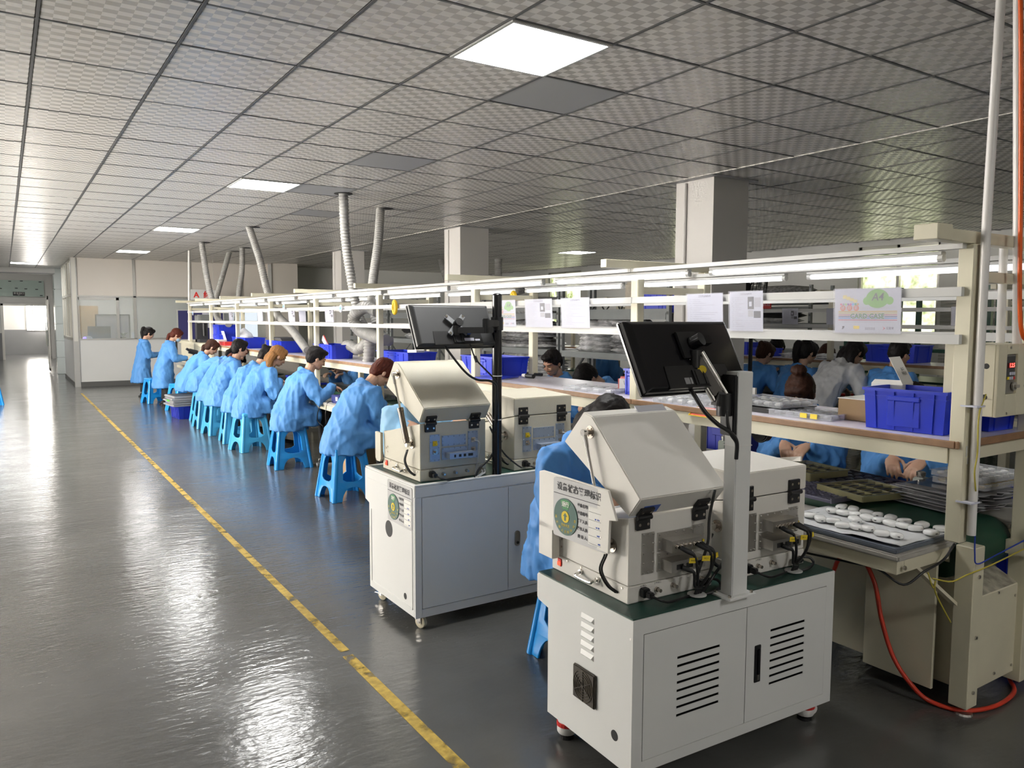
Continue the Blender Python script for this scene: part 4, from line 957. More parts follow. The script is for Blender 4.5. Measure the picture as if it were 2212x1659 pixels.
for k, (y, kd, s) in enumerate(((9.9, 'photo', 'above the second crate from the sloping duct'), (11.0, 'list', 'left of the sloping duct'), (11.5, 'photo', 'at the sloping duct'), (12.6, 'photo', 'above the crate with a clear bag'), (13.2, 'list', 'left of the clear bag crate'), (15.2, 'photo', 'near the far end of the bench'))):
    doc('work_instruction', 'pale instruction sheet on the rear rails %s' % s, y, .30, .20, kd, x=3.60, seed=20+k)
for k, (y, kd, s) in enumerate(((5.95, 'photo', 'rightmost of three'), (5.35, 'bare', 'blank middle one of three'), (6.45, 'photo', 'leftmost of three beside the photo sheet'), (3.95, 'list', 'single one near the right post'))):
    doc('work_instruction', 'small instruction sheet hung on the second bench, %s' % s, y, .22, .185, kd, x=7.865, seed=30+k)
# round hanging tags and tape rolls
for k, (y, z, lab) in enumerate(((7.9, 1.70, 'above the middle blue crates'), (9.9, 1.74, 'near the sloping duct'), (15.6, 1.68, 'by the navy notice board'))):
    g = thing('round_tag', 'round white and blue hanging tag '+lab, 'tag', (3.00, y, z)); obj('disc', MB().cyl((0, 0, 0), (-.006, 0, 0), .04, 20), PAPER, g); obj('blue_emblem', MB().prism([(-.02, -.01), (.02, -.01), (.026, .008), (.0, .028), (-.026, .008)], 'x', -.008, -.006), mat('sky_blue_print', (.10, .35, .75), .5), g)
YR = mat('yellow_tape_roll', (.85, .55, .02), .4)
for (p, lab) in (((3.00, 6.55, 1.70), 'yellow tape ring hanging on the post behind the dark grey monitor'), ((3.50, 5.33, 1.76), 'yellow ring hanging on the far post right of the black pole')):
    g = thing('tape_ring', lab, 'tape roll', p); obj('ring', MB().tube([(0, .030*math.cos(a), .055*math.sin(a)) for a in [k*math.pi/12 for k in range(25)]], .016, 8).mesh(smooth=True), YR, g); obj('inner_coil', MB().tube([(-.012, .018*math.cos(a), .035*math.sin(a)) for a in [k*math.pi/12 for k in range(25)]], .008, 6).mesh(smooth=True), YR, g)
# ---- control box, conduits, hoses at the near end
cb = thing('control_box', 'cream inverter control box with red digits mounted beside the near post', 'control box', (3.2, 1.474, 1.223))
obj('casing', MB().box(.0, .36, .004, .20, 0, .282).mesh(bev=.003, seg=1), CREAM, cb)
fc = frame_mesh(.066, .157, .088, .244, 0, .36, 0, .284, -.008, .004)
obj('front_cover', fc.mesh(bev=.0015, seg=1), CREAM, cb)
iv = obj('inverter_panel', MB().box(.068, .150, .0, .0045, .09, .242), mat('inverter_grey', (.22, .205, .18), .45), cb)
obj('display_bezel', MB().box(.072, .142, -.004, .001, .145, .236), mat('inverter_dark', (.06, .06, .062), .4), iv)
obj('display', MB().box(.080, .134, -.0055, -.004, .190, .210), mat('display_red_dark', (.10, .004, .004), .2), iv)
text(iv, '1.2.5', .022, frame((.113, -.0062, .200), (1, 0, 0), (0, 0, 1)), G_RED, thick=.0006)
for r_, z in enumerate((.168, .150)):
    for k in range(4):
        if r_ == 0 and k == 0: continue
        obj('key', MB().box(.078+k*.016, .091+k*.016, -.008, -.004, z-.006, z+.006).mesh(bev=.001, seg=1), YELLOW if (r_, k) == (1, 0) else RED if (r_, k) == (1, 3) else PAPER, iv)
obj('speed_knob', MB().cyl((.132, -.004, .118), (.132, -.014, .118), .017, 18).box(.120, .148, -.024, -.012, .112, .124).mesh(bev=.002, seg=1), mat('knob_grey', (.34, .32, .27), .4), iv)
for y, z in ((.036, .198), (.038, .076)): obj('cable_hole', MB().cyl((-.001, y, z), (.001, y, z), .011, 18), BLACKM, cb)
for x, z in ((.09, .27), (.08, .012)): obj('screw', MB().cyl((x, -.008, z), (x, -.011, z), .005, 8), STEEL, cb)
obj('yellow_lead', cable([(0, .038, .07), (-.03, .02, .072), (-.07, .012, .072), (-.085, .005, .05)], .002), YELW, cb)
text(cb, '运行', .016, frame((.222, -.0085, .165), (1, 0, 0), (0, 0, 1)), PRINT); text(cb, '停止', .012, frame((.222, -.0085, .115), (1, 0, 0), (0, 0, 1)), PRINT)
def pipe(label, pts, r, m_=None, name='conduit_pipe', cat='pipe'):
    return tag(obj(name, MB().tube(pts, r, 12).mesh(smooth=40), m_ or PIPE), label, cat)
p1 = pipe('white conduit pipe running from the ceiling down along the near post', [(3.085, 1.478, .775), (3.078, 1.478, 1.55), (3.075, 1.478, 2.0), (3.095, 1.478, 2.97)], .0165)
obj('cable_tie', MB().box(-.03, .03, -.002, .06, -.003, .003), PAPER, p1, Matrix.Translation((3.068, 1.46, 1.275)))
obj('cable_tie', MB().box(-.03, .03, -.002, .06, -.003, .003), PAPER, p1, Matrix.Translation((3.068, 1.46, .905)))
pipe('white conduit pipe on the right rising from the control box to the ceiling', [(3.425, 1.505, 1.505), (3.36, 1.50, 2.0), (3.245, 1.50, 2.97)], .0165)
pipe('short white conduit pipe between the cross arm and the control box', [(3.494, 1.60, 1.50), (3.48, 1.60, 1.90)], .0165)
loose('orange_hose', 'orange air hose hanging from the ceiling at the right edge', 'hose', [(3.165, 1.46, 2.97), (3.20, 1.45, 2.6), (3.258, 1.45, 2.11), (3.301, 1.45, 1.69), (3.34, 1.45, 1.545), (3.42, 1.45, 1.51)], .008, ORANGE)
loose('air_hose', 'red air hose looping from under the bench ledge across the floor', 'hose', [(3.12, 2.12, .40), (3.1, 2.07, .461), (3.1, 2.044, .525), (3.1, 1.987, .564), (3.1, 1.926, .553), (3.1, 1.868, .462), (3.1, 1.83, .314), (3.1, 1.771, .172), (3.12, 1.70, .075), (3.16, 1.64, .018), (3.207, 1.531, .012), (3.359, 1.478, .012), (3.554, 1.494, .012), (3.66, 1.56, .018), (3.70, 1.60, .05)], .0095, REDHOSE)
loose('bench_cable', 'black cable sagging under the edge of the near bench ledge', 'cable', [(2.86, 2.3, .60), (2.84, 2.089, .60), (2.82, 1.824, .622), (2.84, 1.705, .622), (2.88, 1.62, .575), (2.95, 1.58, .625), (3.05, 1.56, .66), (3.12, 1.555, .715)], .005, BLACK)
loose('blue_wire', 'thin blue wire running down the near post', 'wire', [(3.075, 1.468, 1.02), (3.085, 1.468, .937), (3.092, 1.468, .816), (3.10, 1.468, .702), (3.13, 1.47, .655), (3.30, 1.48, .66), (3.60, 1.48, .69)], .0028, BLUEW)
loose('yellow_wire', 'thin yellow wire running down the near post beside the white conduit', 'wire', [(3.105, 1.462, 1.32), (3.062, 1.462, 1.24), (3.066, 1.462, 1.1), (3.052, 1.462, 1.03), (3.075, 1.465, .95)], .003, YELW)
loose('yellow_wire', 'yellow wire stretched sideways below the bench ledge', 'wire', [(2.90, 1.52, .625), (3.0, 1.5, .60), (3.10, 1.49, .612), (3.25, 1.47, .632), (3.60, 1.47, .66)], .003, YELW)
loose('yellow_wire', 'knotted yellow wire hanging from the leg brace', 'wire', [(2.97, 1.575, .62), (2.985, 1.56, .56), (3.0, 1.56, .585), (2.99, 1.555, .55), (3.02, 1.55, .50), (3.08, 1.535, .41)], .003, YELW)
# ---- flexible ducts
def duct(label, pts, r=.052):
    t = curve_pts(pts, 14); P = [t[0]]; step = .0118; acc = 0
    for a, b in zip(t, t[1:]):
        L = (b-a).length; q = step-acc
        while q <= L: P.append(a.lerp(b, q/L)); q += step
        acc = (acc+L) % step
    rr = [r*(1.07, .93, .90)[i % 3] for i in range(len(P))]
    return tag(obj('flexible_duct', MB().tube(P, rr, 12).mesh(smooth=60), DUCT), label, 'duct', 'flexible extraction ducts')
duct('grey flexible duct hanging nearest in front, left one of the tangled pair', [(3.16, 8.20, 2.953), (3.19, 8.23, 2.454), (3.22, 8.16, 2.04), (3.25, 8.13, 1.79), (3.28, 8.08, 1.60), (3.30, 7.9, 1.46), (3.32, 7.6, 1.40), (3.34, 7.42, 1.36)])
duct('grey flexible duct hanging from the ceiling, right one of the tangled pair', [(3.96, 9.03, 2.953), (3.80, 8.75, 2.50), (3.60, 8.45, 2.03), (3.50, 8.25, 1.80), (3.44, 8.05, 1.66), (3.42, 7.95, 1.52)])
duct('short curled grey duct lying over the tangled pair', [(3.27, 7.56, 1.675), (3.22, 7.74, 1.72), (3.18, 7.92, 1.655), (3.17, 7.98, 1.565), (3.20, 7.84, 1.46), (3.24, 7.57, 1.405), (3.27, 7.34, 1.38)], .064)
duct('grey duct bending along the shelf to a round outlet', [(3.32, 7.86, 1.51), (3.32, 7.93, 1.36), (3.31, 8.20, 1.255), (3.31, 8.42, 1.285), (3.31, 8.58, 1.27), (3.31, 8.63, 1.142)], .058)
duct('upright grey duct standing on the shelf above the man with reddish hair', [(3.25, 7.72, 1.42), (3.25, 7.75, 1.25), (3.25, 7.78, 1.138)], .062)
duct('grey flexible duct sloping from the ceiling down to the shelf, above the dark-haired man', [(3.13, 11.97, 2.953), (3.17, 11.60, 2.46), (3.20, 11.33, 1.98), (3.20, 10.86, 1.64), (3.20, 10.25, 1.445), (3.20, 9.62, 1.19)])
duct('grey flexible duct at the far left, curving behind the rail', [(3.04, 14.86, 2.953), (3.10, 14.79, 2.32), (3.16, 14.70, 1.90), (3.2, 14.6, 1.65), (3.22, 14.35, 1.51), (3.25, 13.9, 1.49)])
duct('grey flexible duct leaning left at the far end', [(3.98, 16.82, 2.953), (3.80, 16.60, 2.50), (3.62, 16.40, 2.05), (3.5, 16.1, 1.80)])
duct('upright grey flexible duct between the leaning ones at the far end', [(3.93, 15.57, 2.953), (3.92, 15.6, 2.5), (3.9, 15.79, 2.1), (3.85, 15.8, 1.6), (3.8, 15.7, 1.15)])
duct('thin dark duct left of the second column over the second line', [(8.66, 16.3, 2.984), (8.68, 16.2, 2.7), (8.75, 16.0, 2.2), (8.8, 15.9, 1.6)], .07)
duct('thin dark duct right of the second column over the second line', [(9.69, 15.4, 2.984), (9.69, 15.4, 2.6), (9.7, 15.4, 1.8), (9.7, 15.4, 1.5)], .09)
# ---- trays
def tray(label, c, rz, l, w, h, fill, m_=CLEAR, cells=(4, 3), group='component trays'):
    t = thing('component_tray', label, 'tray', c, rz, group); tk = .003
    wl = MB().box(-w/2, w/2, -l/2, l/2, 0, tk)
    for s in (-1, 1): wl.box(s*w/2-tk, s*w/2+tk, -l/2, l/2, 0, h).box(-w/2, w/2, s*l/2-tk, s*l/2+tk, 0, h)
    wl.box(-w/2-.008, w/2+.008, -l/2-.008, -l/2, h-.003, h).box(-w/2-.008, w/2+.008, l/2, l/2+.008, h-.003, h).box(-w/2-.008, -w/2, -l/2, l/2, h-.003, h).box(w/2, w/2+.008, -l/2, l/2, h-.003, h)
    obj('shell', wl, m_, t); d = MB()
    for i in range(1, cells[0]): y = -l/2+l*i/cells[0]; d.box(-w/2, w/2, y-.0015, y+.0015, tk, h*.8)
    for j in range(1, cells[1]): x = -w/2+w*j/cells[1]; d.box(x-.0015, x+.0015, -l/2, l/2, tk, h*.8)
    obj('divider', d, m_, t)
    if fill is not None:
        rnd = random.Random(len(label)); q = MB()
        for i in range(cells[0]):
            for j in range(cells[1]):
                y, x = -l/2+l*(i+.5)/cells[0], -w/2+w*(j+.5)/cells[1]
                a = l/cells[0]*.36; b = w/cells[1]*.36
                q.ell((x+rnd.uniform(-.003, .003), y, h*.45), (b, a, h*.38), n=8, k=4)
        obj('contents', q.mesh(smooth=True), fill, t)
    return t
DARKP = mat('dark_parts', (.02, .02, .024), .3); WHITEP = mat('white_parts', (.80, .80, .79), .25); GREYP = mat('grey_parts', (.25, .255, .28), .3)
tray('clear tray of dark parts with yellow stickers, right end of the shelf row', (3.245, 2.31, ZS_), R(3), .33, .22, .028, GREYP, cells=(5, 4))
tray('clear tray of white parts on the shelf right behind the white post', (3.33, 2.62, ZS_+.026), R(-4), .36, .26, .03, WHITEP, cells=(5, 4))
bt = tray('black tray under the white parts tray behind the white post', (3.30, 2.62, ZS_), R(-2), .36, .28, .024, None, BLACKM, (1, 1))
tray('clear blister tray heap beneath the glossy black monitor', (3.20, 3.00, ZS_), R(5), .42, .28, .035, WHITEP, cells=(6, 4))
tray('second clear blister tray beneath the glossy black monitor', (3.22, 2.90, ZS_+.036), R(-8), .34, .26, .03, GREYP, cells=(6, 3))
tray('clear bagged blister tray on the shelf in front of the bowed man', (3.19, 3.86, ZS_), R(10), .40, .22, .03, FOAM, cells=(4, 2))
for k, (y, c) in enumerate(((2.22, YELLOW), (2.275, YELLOW))):
    tag(obj('sticker', MB().box(3.126, 3.129, y-.018, y+.018, ZS_+.004, ZS_+.026), c), ['yellow sticker on the clear tray, right one', 'yellow sticker on the clear tray, left one'][k], 'sticker')
st = thing('red_sticker', 'red and yellow printed sticker hanging over the shelf edge', 'sticker', (3.028, 2.83, 1.10)); obj('sheet', MB().add([V(0, -.075, -.006), V(0, .075, -.006), V(.05, .06, .037), V(.05, -.06, .037), V(0, -.075, -.007), V(0, .075, -.007), V(.05, .06, .036), V(.05, -.06, .036)], [(0, 1, 2, 3), (7, 6, 5, 4), (0, 3, 7, 4), (1, 5, 6, 2), (0, 4, 5, 1), (3, 2, 6, 7)]), mat('red_print', (.75, .12, .06), .5), st)
obj('yellow_border', MB().bar((-.001, -.078, -.006), (-.001, .078, -.006), .006, .004).bar((-.001, .078, -.006), (.05, .062, .038), .006, .004), YELLOW, st)
# carton and white box
ct = thing('cardboard_box', 'brown cardboard box on the shelf under the open white carton', 'box', (3.385, 2.07, ZS_), R(2)); obj('carton', MB().box(-.12, .14, -.11, .12, 0, .098).mesh(bev=.002, seg=1), KRAFT, ct); obj('white_lid', MB().box(-.122, .142, -.112, .122, .098, .101), PAPERW, ct)
wb = thing('white_carton', 'open white printed carton standing on the brown cardboard box', 'box', (3.36, 2.0, ZS_+.102), R(12))
obj('carton', MB().box(-.05, .09, -.075, .06, 0, .075).mesh(bev=.002, seg=1), PAPERW, wb)
obj('front_flap', MB().add([V(-.05, -.075, .075), V(-.05, .06, .075), V(-.035, .05, .093), V(-.035, -.065, .093), V(-.048, -.075, .075), V(-.048, .06, .075), V(-.033, .05, .093), V(-.033, -.065, .093)], [(0, 1, 2, 3), (7, 6, 5, 4), (0, 3, 7, 4), (1, 5, 6, 2), (0, 4, 5, 1), (3, 2, 6, 7)]), PAPERW, wb)
lf = obj('open_lid', MB().box(0, .14, -.001, .001, 0, .135), PAPERW, wb, Matrix.Translation((-.05, -.075, .075)) @ Matrix.Rotation(R(-28), 4, 'X'))
text(wb, 'KN95', .022, frame((.02, -.0765, .045), (1, 0, 0), (0, 0, 1)), PRINT, thick=.0006); text(lf, '鼻子\n呼吸阀', .02, frame((.085, -.0025, .06), (1, 0, 0), (0, 0, 1)), PRINT)
bl = MB()
for k in range(7): bl.box(-.0515, -.050, -.02+.004*k % .03, .045, .062-k*.006, .0635-k*.006)
for k in range(9): bl.box(-.0515, -.050, -.055+k*.004, -.053+k*.004, .02, .034)
obj('print_lines', bl, PRINTG, wb)
# shelf odds
fo = thing('folder', 'blue and white folder lying on the shelf beside the black pole', 'folder', (3.18, 5.10, ZS_), R(25)); obj('cover', MB().box(-.16, .16, -.12, .12, .004, .014), CRATE, fo); obj('pages', MB().box(-.15, .155, -.115, .115, .0, .006), PAPER, fo); obj('label', MB().box(-.158, -.10, -.121, -.119, .003, .013), mat('pale_blue_label', (.25, .45, .80), .5), fo)
mc = thing('microphone', 'small black handled tool with a pale tip lying on the shelf', 'tool', (3.42, 5.02, ZS_+.018)); obj('handle', MB().cyl((0, 0, 0), (0, -.10, 0), .017, 12).mesh(smooth=40), BLACK, mc); obj('tip', MB().cyl((0, 0, 0), (0, .05, 0), .016, 12, .012).mesh(smooth=40), PIPE, mc)
tag(obj('black_bar', MB().cyl((3.63, 5.10, ZS_+.012), (3.58, 5.34, ZS_+.012), .012, 8).mesh(smooth=40), BLACK), 'slim black bar lying on the far side of the shelf', 'tool')
pc = thing('alarm_clock', 'pink square alarm clock on the shelf by the narrow blue bin', 'clock', (3.30, 3.72, ZS_), R(-60)); PK = mat('pink_plastic', (.80, .30, .28), .35)
obj('case', MB().box(-.05, .05, -.016, .016, 0, .10).mesh(bev=.02, seg=3), PK, pc); obj('face', MB().box(-.036, .036, -.0185, -.015, .014, .086).mesh(bev=.008), PAPERW, pc)
obj('hour_hand', MB().bar((0, -.019, .05), (.012, -.019, .062), .003, .001), PRINT, pc); obj('minute_hand', MB().bar((0, -.019, .05), (-.008, -.019, .074), .002, .001), PRINT, pc)
rb = thing('red_box', 'flat red box at the far end of the shelf', 'box', (3.12, 13.6, ZS_)); obj('base', MB().box(-.06, .08, -.18, .18, 0, .05).mesh(bev=.004, seg=1), RED, rb); obj('lid', MB().box(-.065, .085, -.185, .185, .05, .062), mat('red_lid', (.5, .05, .04), .4), rb)
def open_carton(label, loc, s=1.0):
    t = thing('white_carton', label, 'box', loc, R(8)); obj('carton', MB().box(-.06*s, .06*s, -.10*s, .10*s, 0, .07*s).mesh(bev=.002, seg=1), PAPERW, t); obj('open_lid', MB().box(-.001, .001, -.10*s, .10*s, 0, .12*s), PAPERW, t, Matrix.Translation((.055*s, 0, .065*s)) @ Matrix.Rotation(R(-15), 4, 'Y')); return t
open_carton('open white carton in front of the stacked blue crates', (3.10, 13.95, ZS_), 1.3)
open_carton('white paper box sticking out of the crate above the cream lid', (3.36, 6.85, ZS_+.10), .8)
rp = thing('red_paper', 'red and white paper leaning out of the crate by the ducts', 'paper', (3.2, 8.95, ZS_+.14)); obj('sheet', MB().box(-.001, .001, -.12, .12, 0, .07), RED, rp, Matrix.Rotation(R(35), 4, 'X')); obj('white_sheet', MB().box(-.004, -.002, -.12, .13, -.01, .06), PAPER, rp, Matrix.Rotation(R(30), 4, 'X'))
tag(obj('dark_cover', MB().prism([(10.35, 1.29), (10.95, 1.29), (10.9, 1.335), (10.42, 1.33)], 'x', 3.1, 3.34), mat('dark_grey_cloth', (.06, .06, .07), .8)), 'dark cloth covering the crate behind the sloping duct', 'cloth')
pb = MB().loft([((3.2, 12.6, 1.28), (.12, 0, 0), (0, .2, 0)), ((3.2, 12.65, 1.35), (.10, 0, 0), (0, .16, 0)), ((3.2, 12.75, 1.43), (.03, 0, 0), (0, .05, 0))], 12)
tag(obj('plastic_bag', wrinkle(pb.mesh(smooth=True), .006, 40), mat('clear_bag', (.75, .76, .80), .2, alpha=.6)), 'clear plastic bag sticking out of a far blue crate', 'bag')
# ---- near ledge: tray with earbud cases
et = thing('parts_tray', 'blue grey tray with a tissue liner on the near bench ledge', 'tray', (3.0, 1.88, .713)); TR = mat('blue_grey_tray', (.13, .15, .18), .35, var=.15, vscale=30)
obj('tray_board', MB().box(-.205, .205, -.275, .30, 0, .018).mesh(bev=.004), TR, et)
me = MB(); N = 12
for i in range(N+1):
    for j in range(N+1):
        x, y = -.185+.39*i/N, -.262+.55*j/N; me.v.append((x, y, .0205+.0035*(math.sin(x*31+y*13)+math.sin(y*47-x*9))*.4+(.012 if (i in (0,) and j < 5) else 0)))
me.f = [(i*(N+1)+j, (i+1)*(N+1)+j, (i+1)*(N+1)+j+1, i*(N+1)+j+1) for i in range(N) for j in range(N)]
ml = me.mesh(smooth=True); bm = bmesh.new(); bm.from_mesh(ml); bmesh.ops.solidify(bm, geom=bm.faces, thickness=.001); bm.to_mesh(ml); bm.free()
obj('tissue_liner', ml, FOAM, et)
CASES = [(3.072, 2.069), (3.166, 2.083), (3.171, 2.03), (3.079, 2.018), (3.096, 1.976), (3.167, 1.962), (3.017, 1.921), (3.09, 1.911), (3.172, 1.912), (3.093, 1.858), (3.17, 1.853), (3.088, 1.804), (3.167, 1.789), (3.092, 1.753), (3.171, 1.716), (3.098, 1.701), (3.181, 1.641), (3.086, 1.63), (2.925, 1.682), (2.911, 1.735), (2.931, 1.808), (2.911, 1.854), (2.89, 1.895), (2.917, 1.956), (2.902, 2.009), (2.914, 2.068)]
WHITEG = mat('glossy_white_plastic', (.86, .86, .85), .12, coat=.5)
def case_mesh():
    b = MB(); w, d, h = .0305, .0235, .0122; K = 10
    rs = []
    for i in range(K+1):
        th = math.pi*(i+.02)/(K+.04); zz = -math.cos(th); sc = math.copysign(abs(math.sin(th))**.55, 1)
        rs.append([V(w*sc*math.copysign(abs(math.cos(a))**.62, math.cos(a)), d*sc*math.copysign(abs(math.sin(a))**.62, math.sin(a)), h*math.copysign(abs(zz)**.8, zz)+h) for a in [2*math.pi*j/20 for j in range(20)]])
    return b.rings(rs).mesh('earbud_case', smooth=60)
cm = case_mesh(); cm.materials.append(WHITEG); pm = MB().box(-.0045, .0045, -.001, .001, -.0016, .0016).mesh('charging_port'); pm.materials.append(BLACKM)
rnd = random.Random(5)
for k, (x, y) in enumerate(CASES):
    rz = R(rnd.uniform(-28, 28)+(95 if rnd.random() < .35 else 0)) if k not in (6, 7, 18, 20, 21, 24) else R(rnd.uniform(40, 75))
    o = tag(obj('earbud_case', cm, None), 'glossy white earbud charging case lying on the tissue-lined tray', 'earbud case', 'white earbud cases on the near tray')
    o.location = (x, y, .7365); o.rotation_euler = (R(rnd.uniform(-6, 6)), R(rnd.uniform(-6, 6)), rz)
    q = obj('charging_port', pm, None, o); q.location = (-.0303, 0, .0108); q.rotation_euler = (0, 0, R(90))
# ---- conveyor trays and far ledge items
tray('yellowed clear tray of dark parts on the conveyor, right one', (3.50, 2.18, .752), R(-14), .30, .32, .03, DARKP, CLEARY, (6, 3))
tray('yellowed clear tray of dark parts on the conveyor, left one behind the test box', (3.66, 2.62, .752), R(-10), .30, .26, .045, DARKP, CLEARY, (5, 3))
tray('dark blue clear tray of black parts in front of the seated women', (3.72, 2.32, .748), R(-8), .52, .34, .018, DARKP, mat('violet_tray', (.10, .10, .17), .25, alpha=.75), (8, 5))
cg = thing('blue_grid_tray', 'wide violet blue grid tray lying on the green conveyor', 'tray', (3.36, 2.52, .737), R(-3)); VB = mat('violet_blue_plastic', (.10, .10, .18), .3)
obj('grid_base', MB().box(-.12, .18, -.35, .35, 0, .012), VB, cg); gg = MB()
for k in range(29): y = -.35+.7*k/28; gg.box(-.12, .18, y-.0012, y+.0012, .012, .018)
for k in range(13): x = -.12+.3*k/12; gg.box(x-.0012, x+.0012, -.35, .35, .012, .018)
obj('grid_ribs', gg, mat('violet_rib', (.22, .22, .33), .25), cg); obj('grid_rim', MB().box(-.125, .185, -.356, -.35, 0, .024).box(-.125, .185, .35, .356, 0, .024), mat('violet_rim', (.25, .25, .34), .15), cg)
for k in range(6):
    f = thing('liner_sheet', ['lowest', 'second', 'third', 'fourth', 'fifth', 'top'][k]+' grey film liner in the pile behind the near post', 'liner', (3.70+.01*math.sin(k*2.1), 1.86+.02*math.cos(k*1.7), .742+k*.016), R(-8+7*math.sin(k*3)), 'grey film liners')
    mb = MB(); n = 10; e = .24
    top = [(-.20+.4*i/n, -.17-.018*(i % 2)-.01*math.sin(i*2.2+k)) for i in range(n+1)]; bot = [(.20-.4*i/n, .17+.012*(i % 2)) for i in range(n+1)]
    obj('film', MB().prism(top+bot, 'z', 0, .004), GREYFILM, f); obj('blister_tray', MB().box(-.17, .19, -.13, .14, .004, .0145), mat('dark_clear_tray', (.10, .10, .11), .2, alpha=.8), f)
tray('upper clear tray of white domed parts right of the near post', (3.80, 1.80, .872), R(-6), .24, .34, .026, WHITEP, cells=(4, 7))
tray('lower clear tray of yellowish parts right of the near post', (3.79, 1.79, .842), R(-4), .24, .34, .027, mat('yellow_parts', (.55, .42, .18), .4), cells=(4, 7))
def bottle(label, loc, s=1.0, m_=None):
    t = thing('dispenser_bottle', label, 'bottle', loc); obj('bottle_body', MB().box(-.03*s, .03*s, -.03*s, .03*s, 0, .085*s).mesh(bev=.007*s), m_ or mat('translucent_bottle', (.62, .66, .62), .3), t)
    obj('cap', MB().lathe([(.020*s, .085*s), (.020*s, .092*s), (.023*s, .095*s), (.023*s, .112*s), (.012*s, .118*s)], 16).mesh(smooth=40), CHROME, t)
bottle('square solvent bottle with steel cap in front of the seated person at the near post', (3.74, 2.04, .75), .95)
bottle('square solvent bottle with steel cap beside the white square post', (3.93, 3.45, .714), 1.1, mat('green_bottle', (.40, .46, .40), .3))
ml_ = thing('magnifier_lamp', 'round black magnifier cover hanging under the shelf behind the white post', 'magnifier', (3.80, 3.05, .925)); f2 = frame((0, 0, 0), (0, -.85, 0), (0, 0, 1))
obj('lens_cover', MB().cyl((-.02, 0, 0), (.025, 0, 0), .062, 32).cyl((-.026, 0, 0), (-.02, 0, 0), .054, 32).mesh(smooth=40), GLOSSBLK, ml_); obj('rim', MB().tube([(-.018, .061*math.cos(a), .061*math.sin(a)) for a in [k*math.pi/16 for k in range(33)]], .005, 6).mesh(smooth=True), BLACK, ml_)
obj('swing_arm', MB().bar((0, 0, .06), (0, .02, .13), .014, .014), BLACK, ml_)
text(ml_, 'BY', .022, frame((-.0275, 0, .006), (0, -1, 0), (0, 0, 1)), PRINTG, thick=.0005); text(ml_, 'BEMC2201', .013, frame((-.0275, .002, -.012), (0, -1, 0), (0, 0, 1)), PRINTG)
tag(obj('wall_panel_board', MB().box(4.95, 4.97, 4.05, 4.75, 0, 1.06), WALLW), 'pale board standing behind the front bench left of the white post', 'board')
# ================================================================== stools
def stool_mesh():
    mb = MB(); hs = .455
    hw = lambda z: .128+(hs-z)*.125
    def rows(z):
        """half opening width at height z, None where solid"""
        if z < .115: return hw(z)*.60*math.sqrt(max(0, 1-(z/.118)**2))**.8
        if z < .165: return 0
        if z < .40:
            t = (z-.165)/.235; o = hw(z)*.58
            if t > .62: o *= math.sqrt(max(0, 1-((t-.62)/.38)**2))
            if t < .10: o *= .55+4.5*t
            return o
        return 0
    zs = [0, .03, .06, .085, .10, .112, .118, .14, .164, .17, .19, .22, .27, .31, .33, .35, .37, .385, .395, .40, .43, hs-.008]
    for q in range(4):
        M = Matrix.Rotation(q*math.pi/2, 4, 'Z'); vs = []; fs = []
        for z in zs:
            w = hw(z); o = rows(z); vs += [M @ V(-w, -w, z), M @ V(-max(o, .0001), -w, z), M @ V(max(o, .0001), -w, z), M @ V(w, -w, z)]
        for i in range(len(zs)-1):
            a, b = i*4, i*4+4
            fs += [(a, a+1, b+1, b), (a+2, a+3, b+3, b+2)]
        mb.add(vs, fs)
    # seat
    w = hw(hs)
    mb.rings([[V(x*k*w, y*k*w, z) for x, y in ((-1, -1), (1, -1), (1, 1), (-1, 1))] for k, z in ((1.0, hs-.03), (1.06, hs-.022), (1.06, hs-.006), (1.0, hs), (.9, hs), (.86, hs-.004), (.3, hs-.004), (.26, hs-.014))], cap=True)
    bm = bmesh.new(); vv = [bm.verts.new(p) for p in mb.v]
    for f in mb.f:
        try: bm.faces.new([vv[i] for i in f])
        except ValueError: pass
    bmesh.ops.remove_doubles(bm, verts=bm.verts, dist=.0006)
    bmesh.ops.dissolve_degenerate(bm, edges=bm.edges, dist=.0005)
    bmesh.ops.recalc_face_normals(bm, faces=bm.faces)
    me = bpy.data.meshes.new('stool_frame'); bm.to_mesh(me); bm.free()
    o = bpy.data.objects.new('tmp', me); COL.objects.link(o); md = o.modifiers.new('s', 'SOLIDIFY'); md.thickness = .012; md.offset = 1
    bv = o.modifiers.new('b', 'BEVEL'); bv.width = .003; bv.segments = 2; bv.limit_method = 'ANGLE'
    r = bpy.data.meshes.new_from_object(o.evaluated_get(bpy.context.evaluated_depsgraph_get())); bpy.data.objects.remove(o); shade(r, 50); return r
SM = stool_mesh(); SM2 = SM.copy(); SM.materials.append(STOOL); SM2.materials.append(STOOL2)
def leg_ridge():
    hs = .455; a = V(.128+hs*.125, .128+hs*.125, .0); b = V(.130, .130, hs-.03); return MB().tube([a, b], [.022, .018], 8)
RM = leg_ridge().mesh('corner_rib', smooth=50); RM.materials.append(STOOL); RM2 = RM.copy(); RM2.materials.clear(); RM2.materials.append(STOOL2)
def stool(label, x, y, rz=0, pale=False, s=1.0):
    t = thing('stool', label, 'stool', (x, y, 0), rz, 'blue plastic stools'); t.scale = (s, s, s)
    obj('frame', SM2 if pale else SM, None, t); 
    for q in range(4): obj('leg_corner', RM2 if pale else RM, None, t, Matrix.Rotation(q*math.pi/2, 4, 'Z'))
    return t
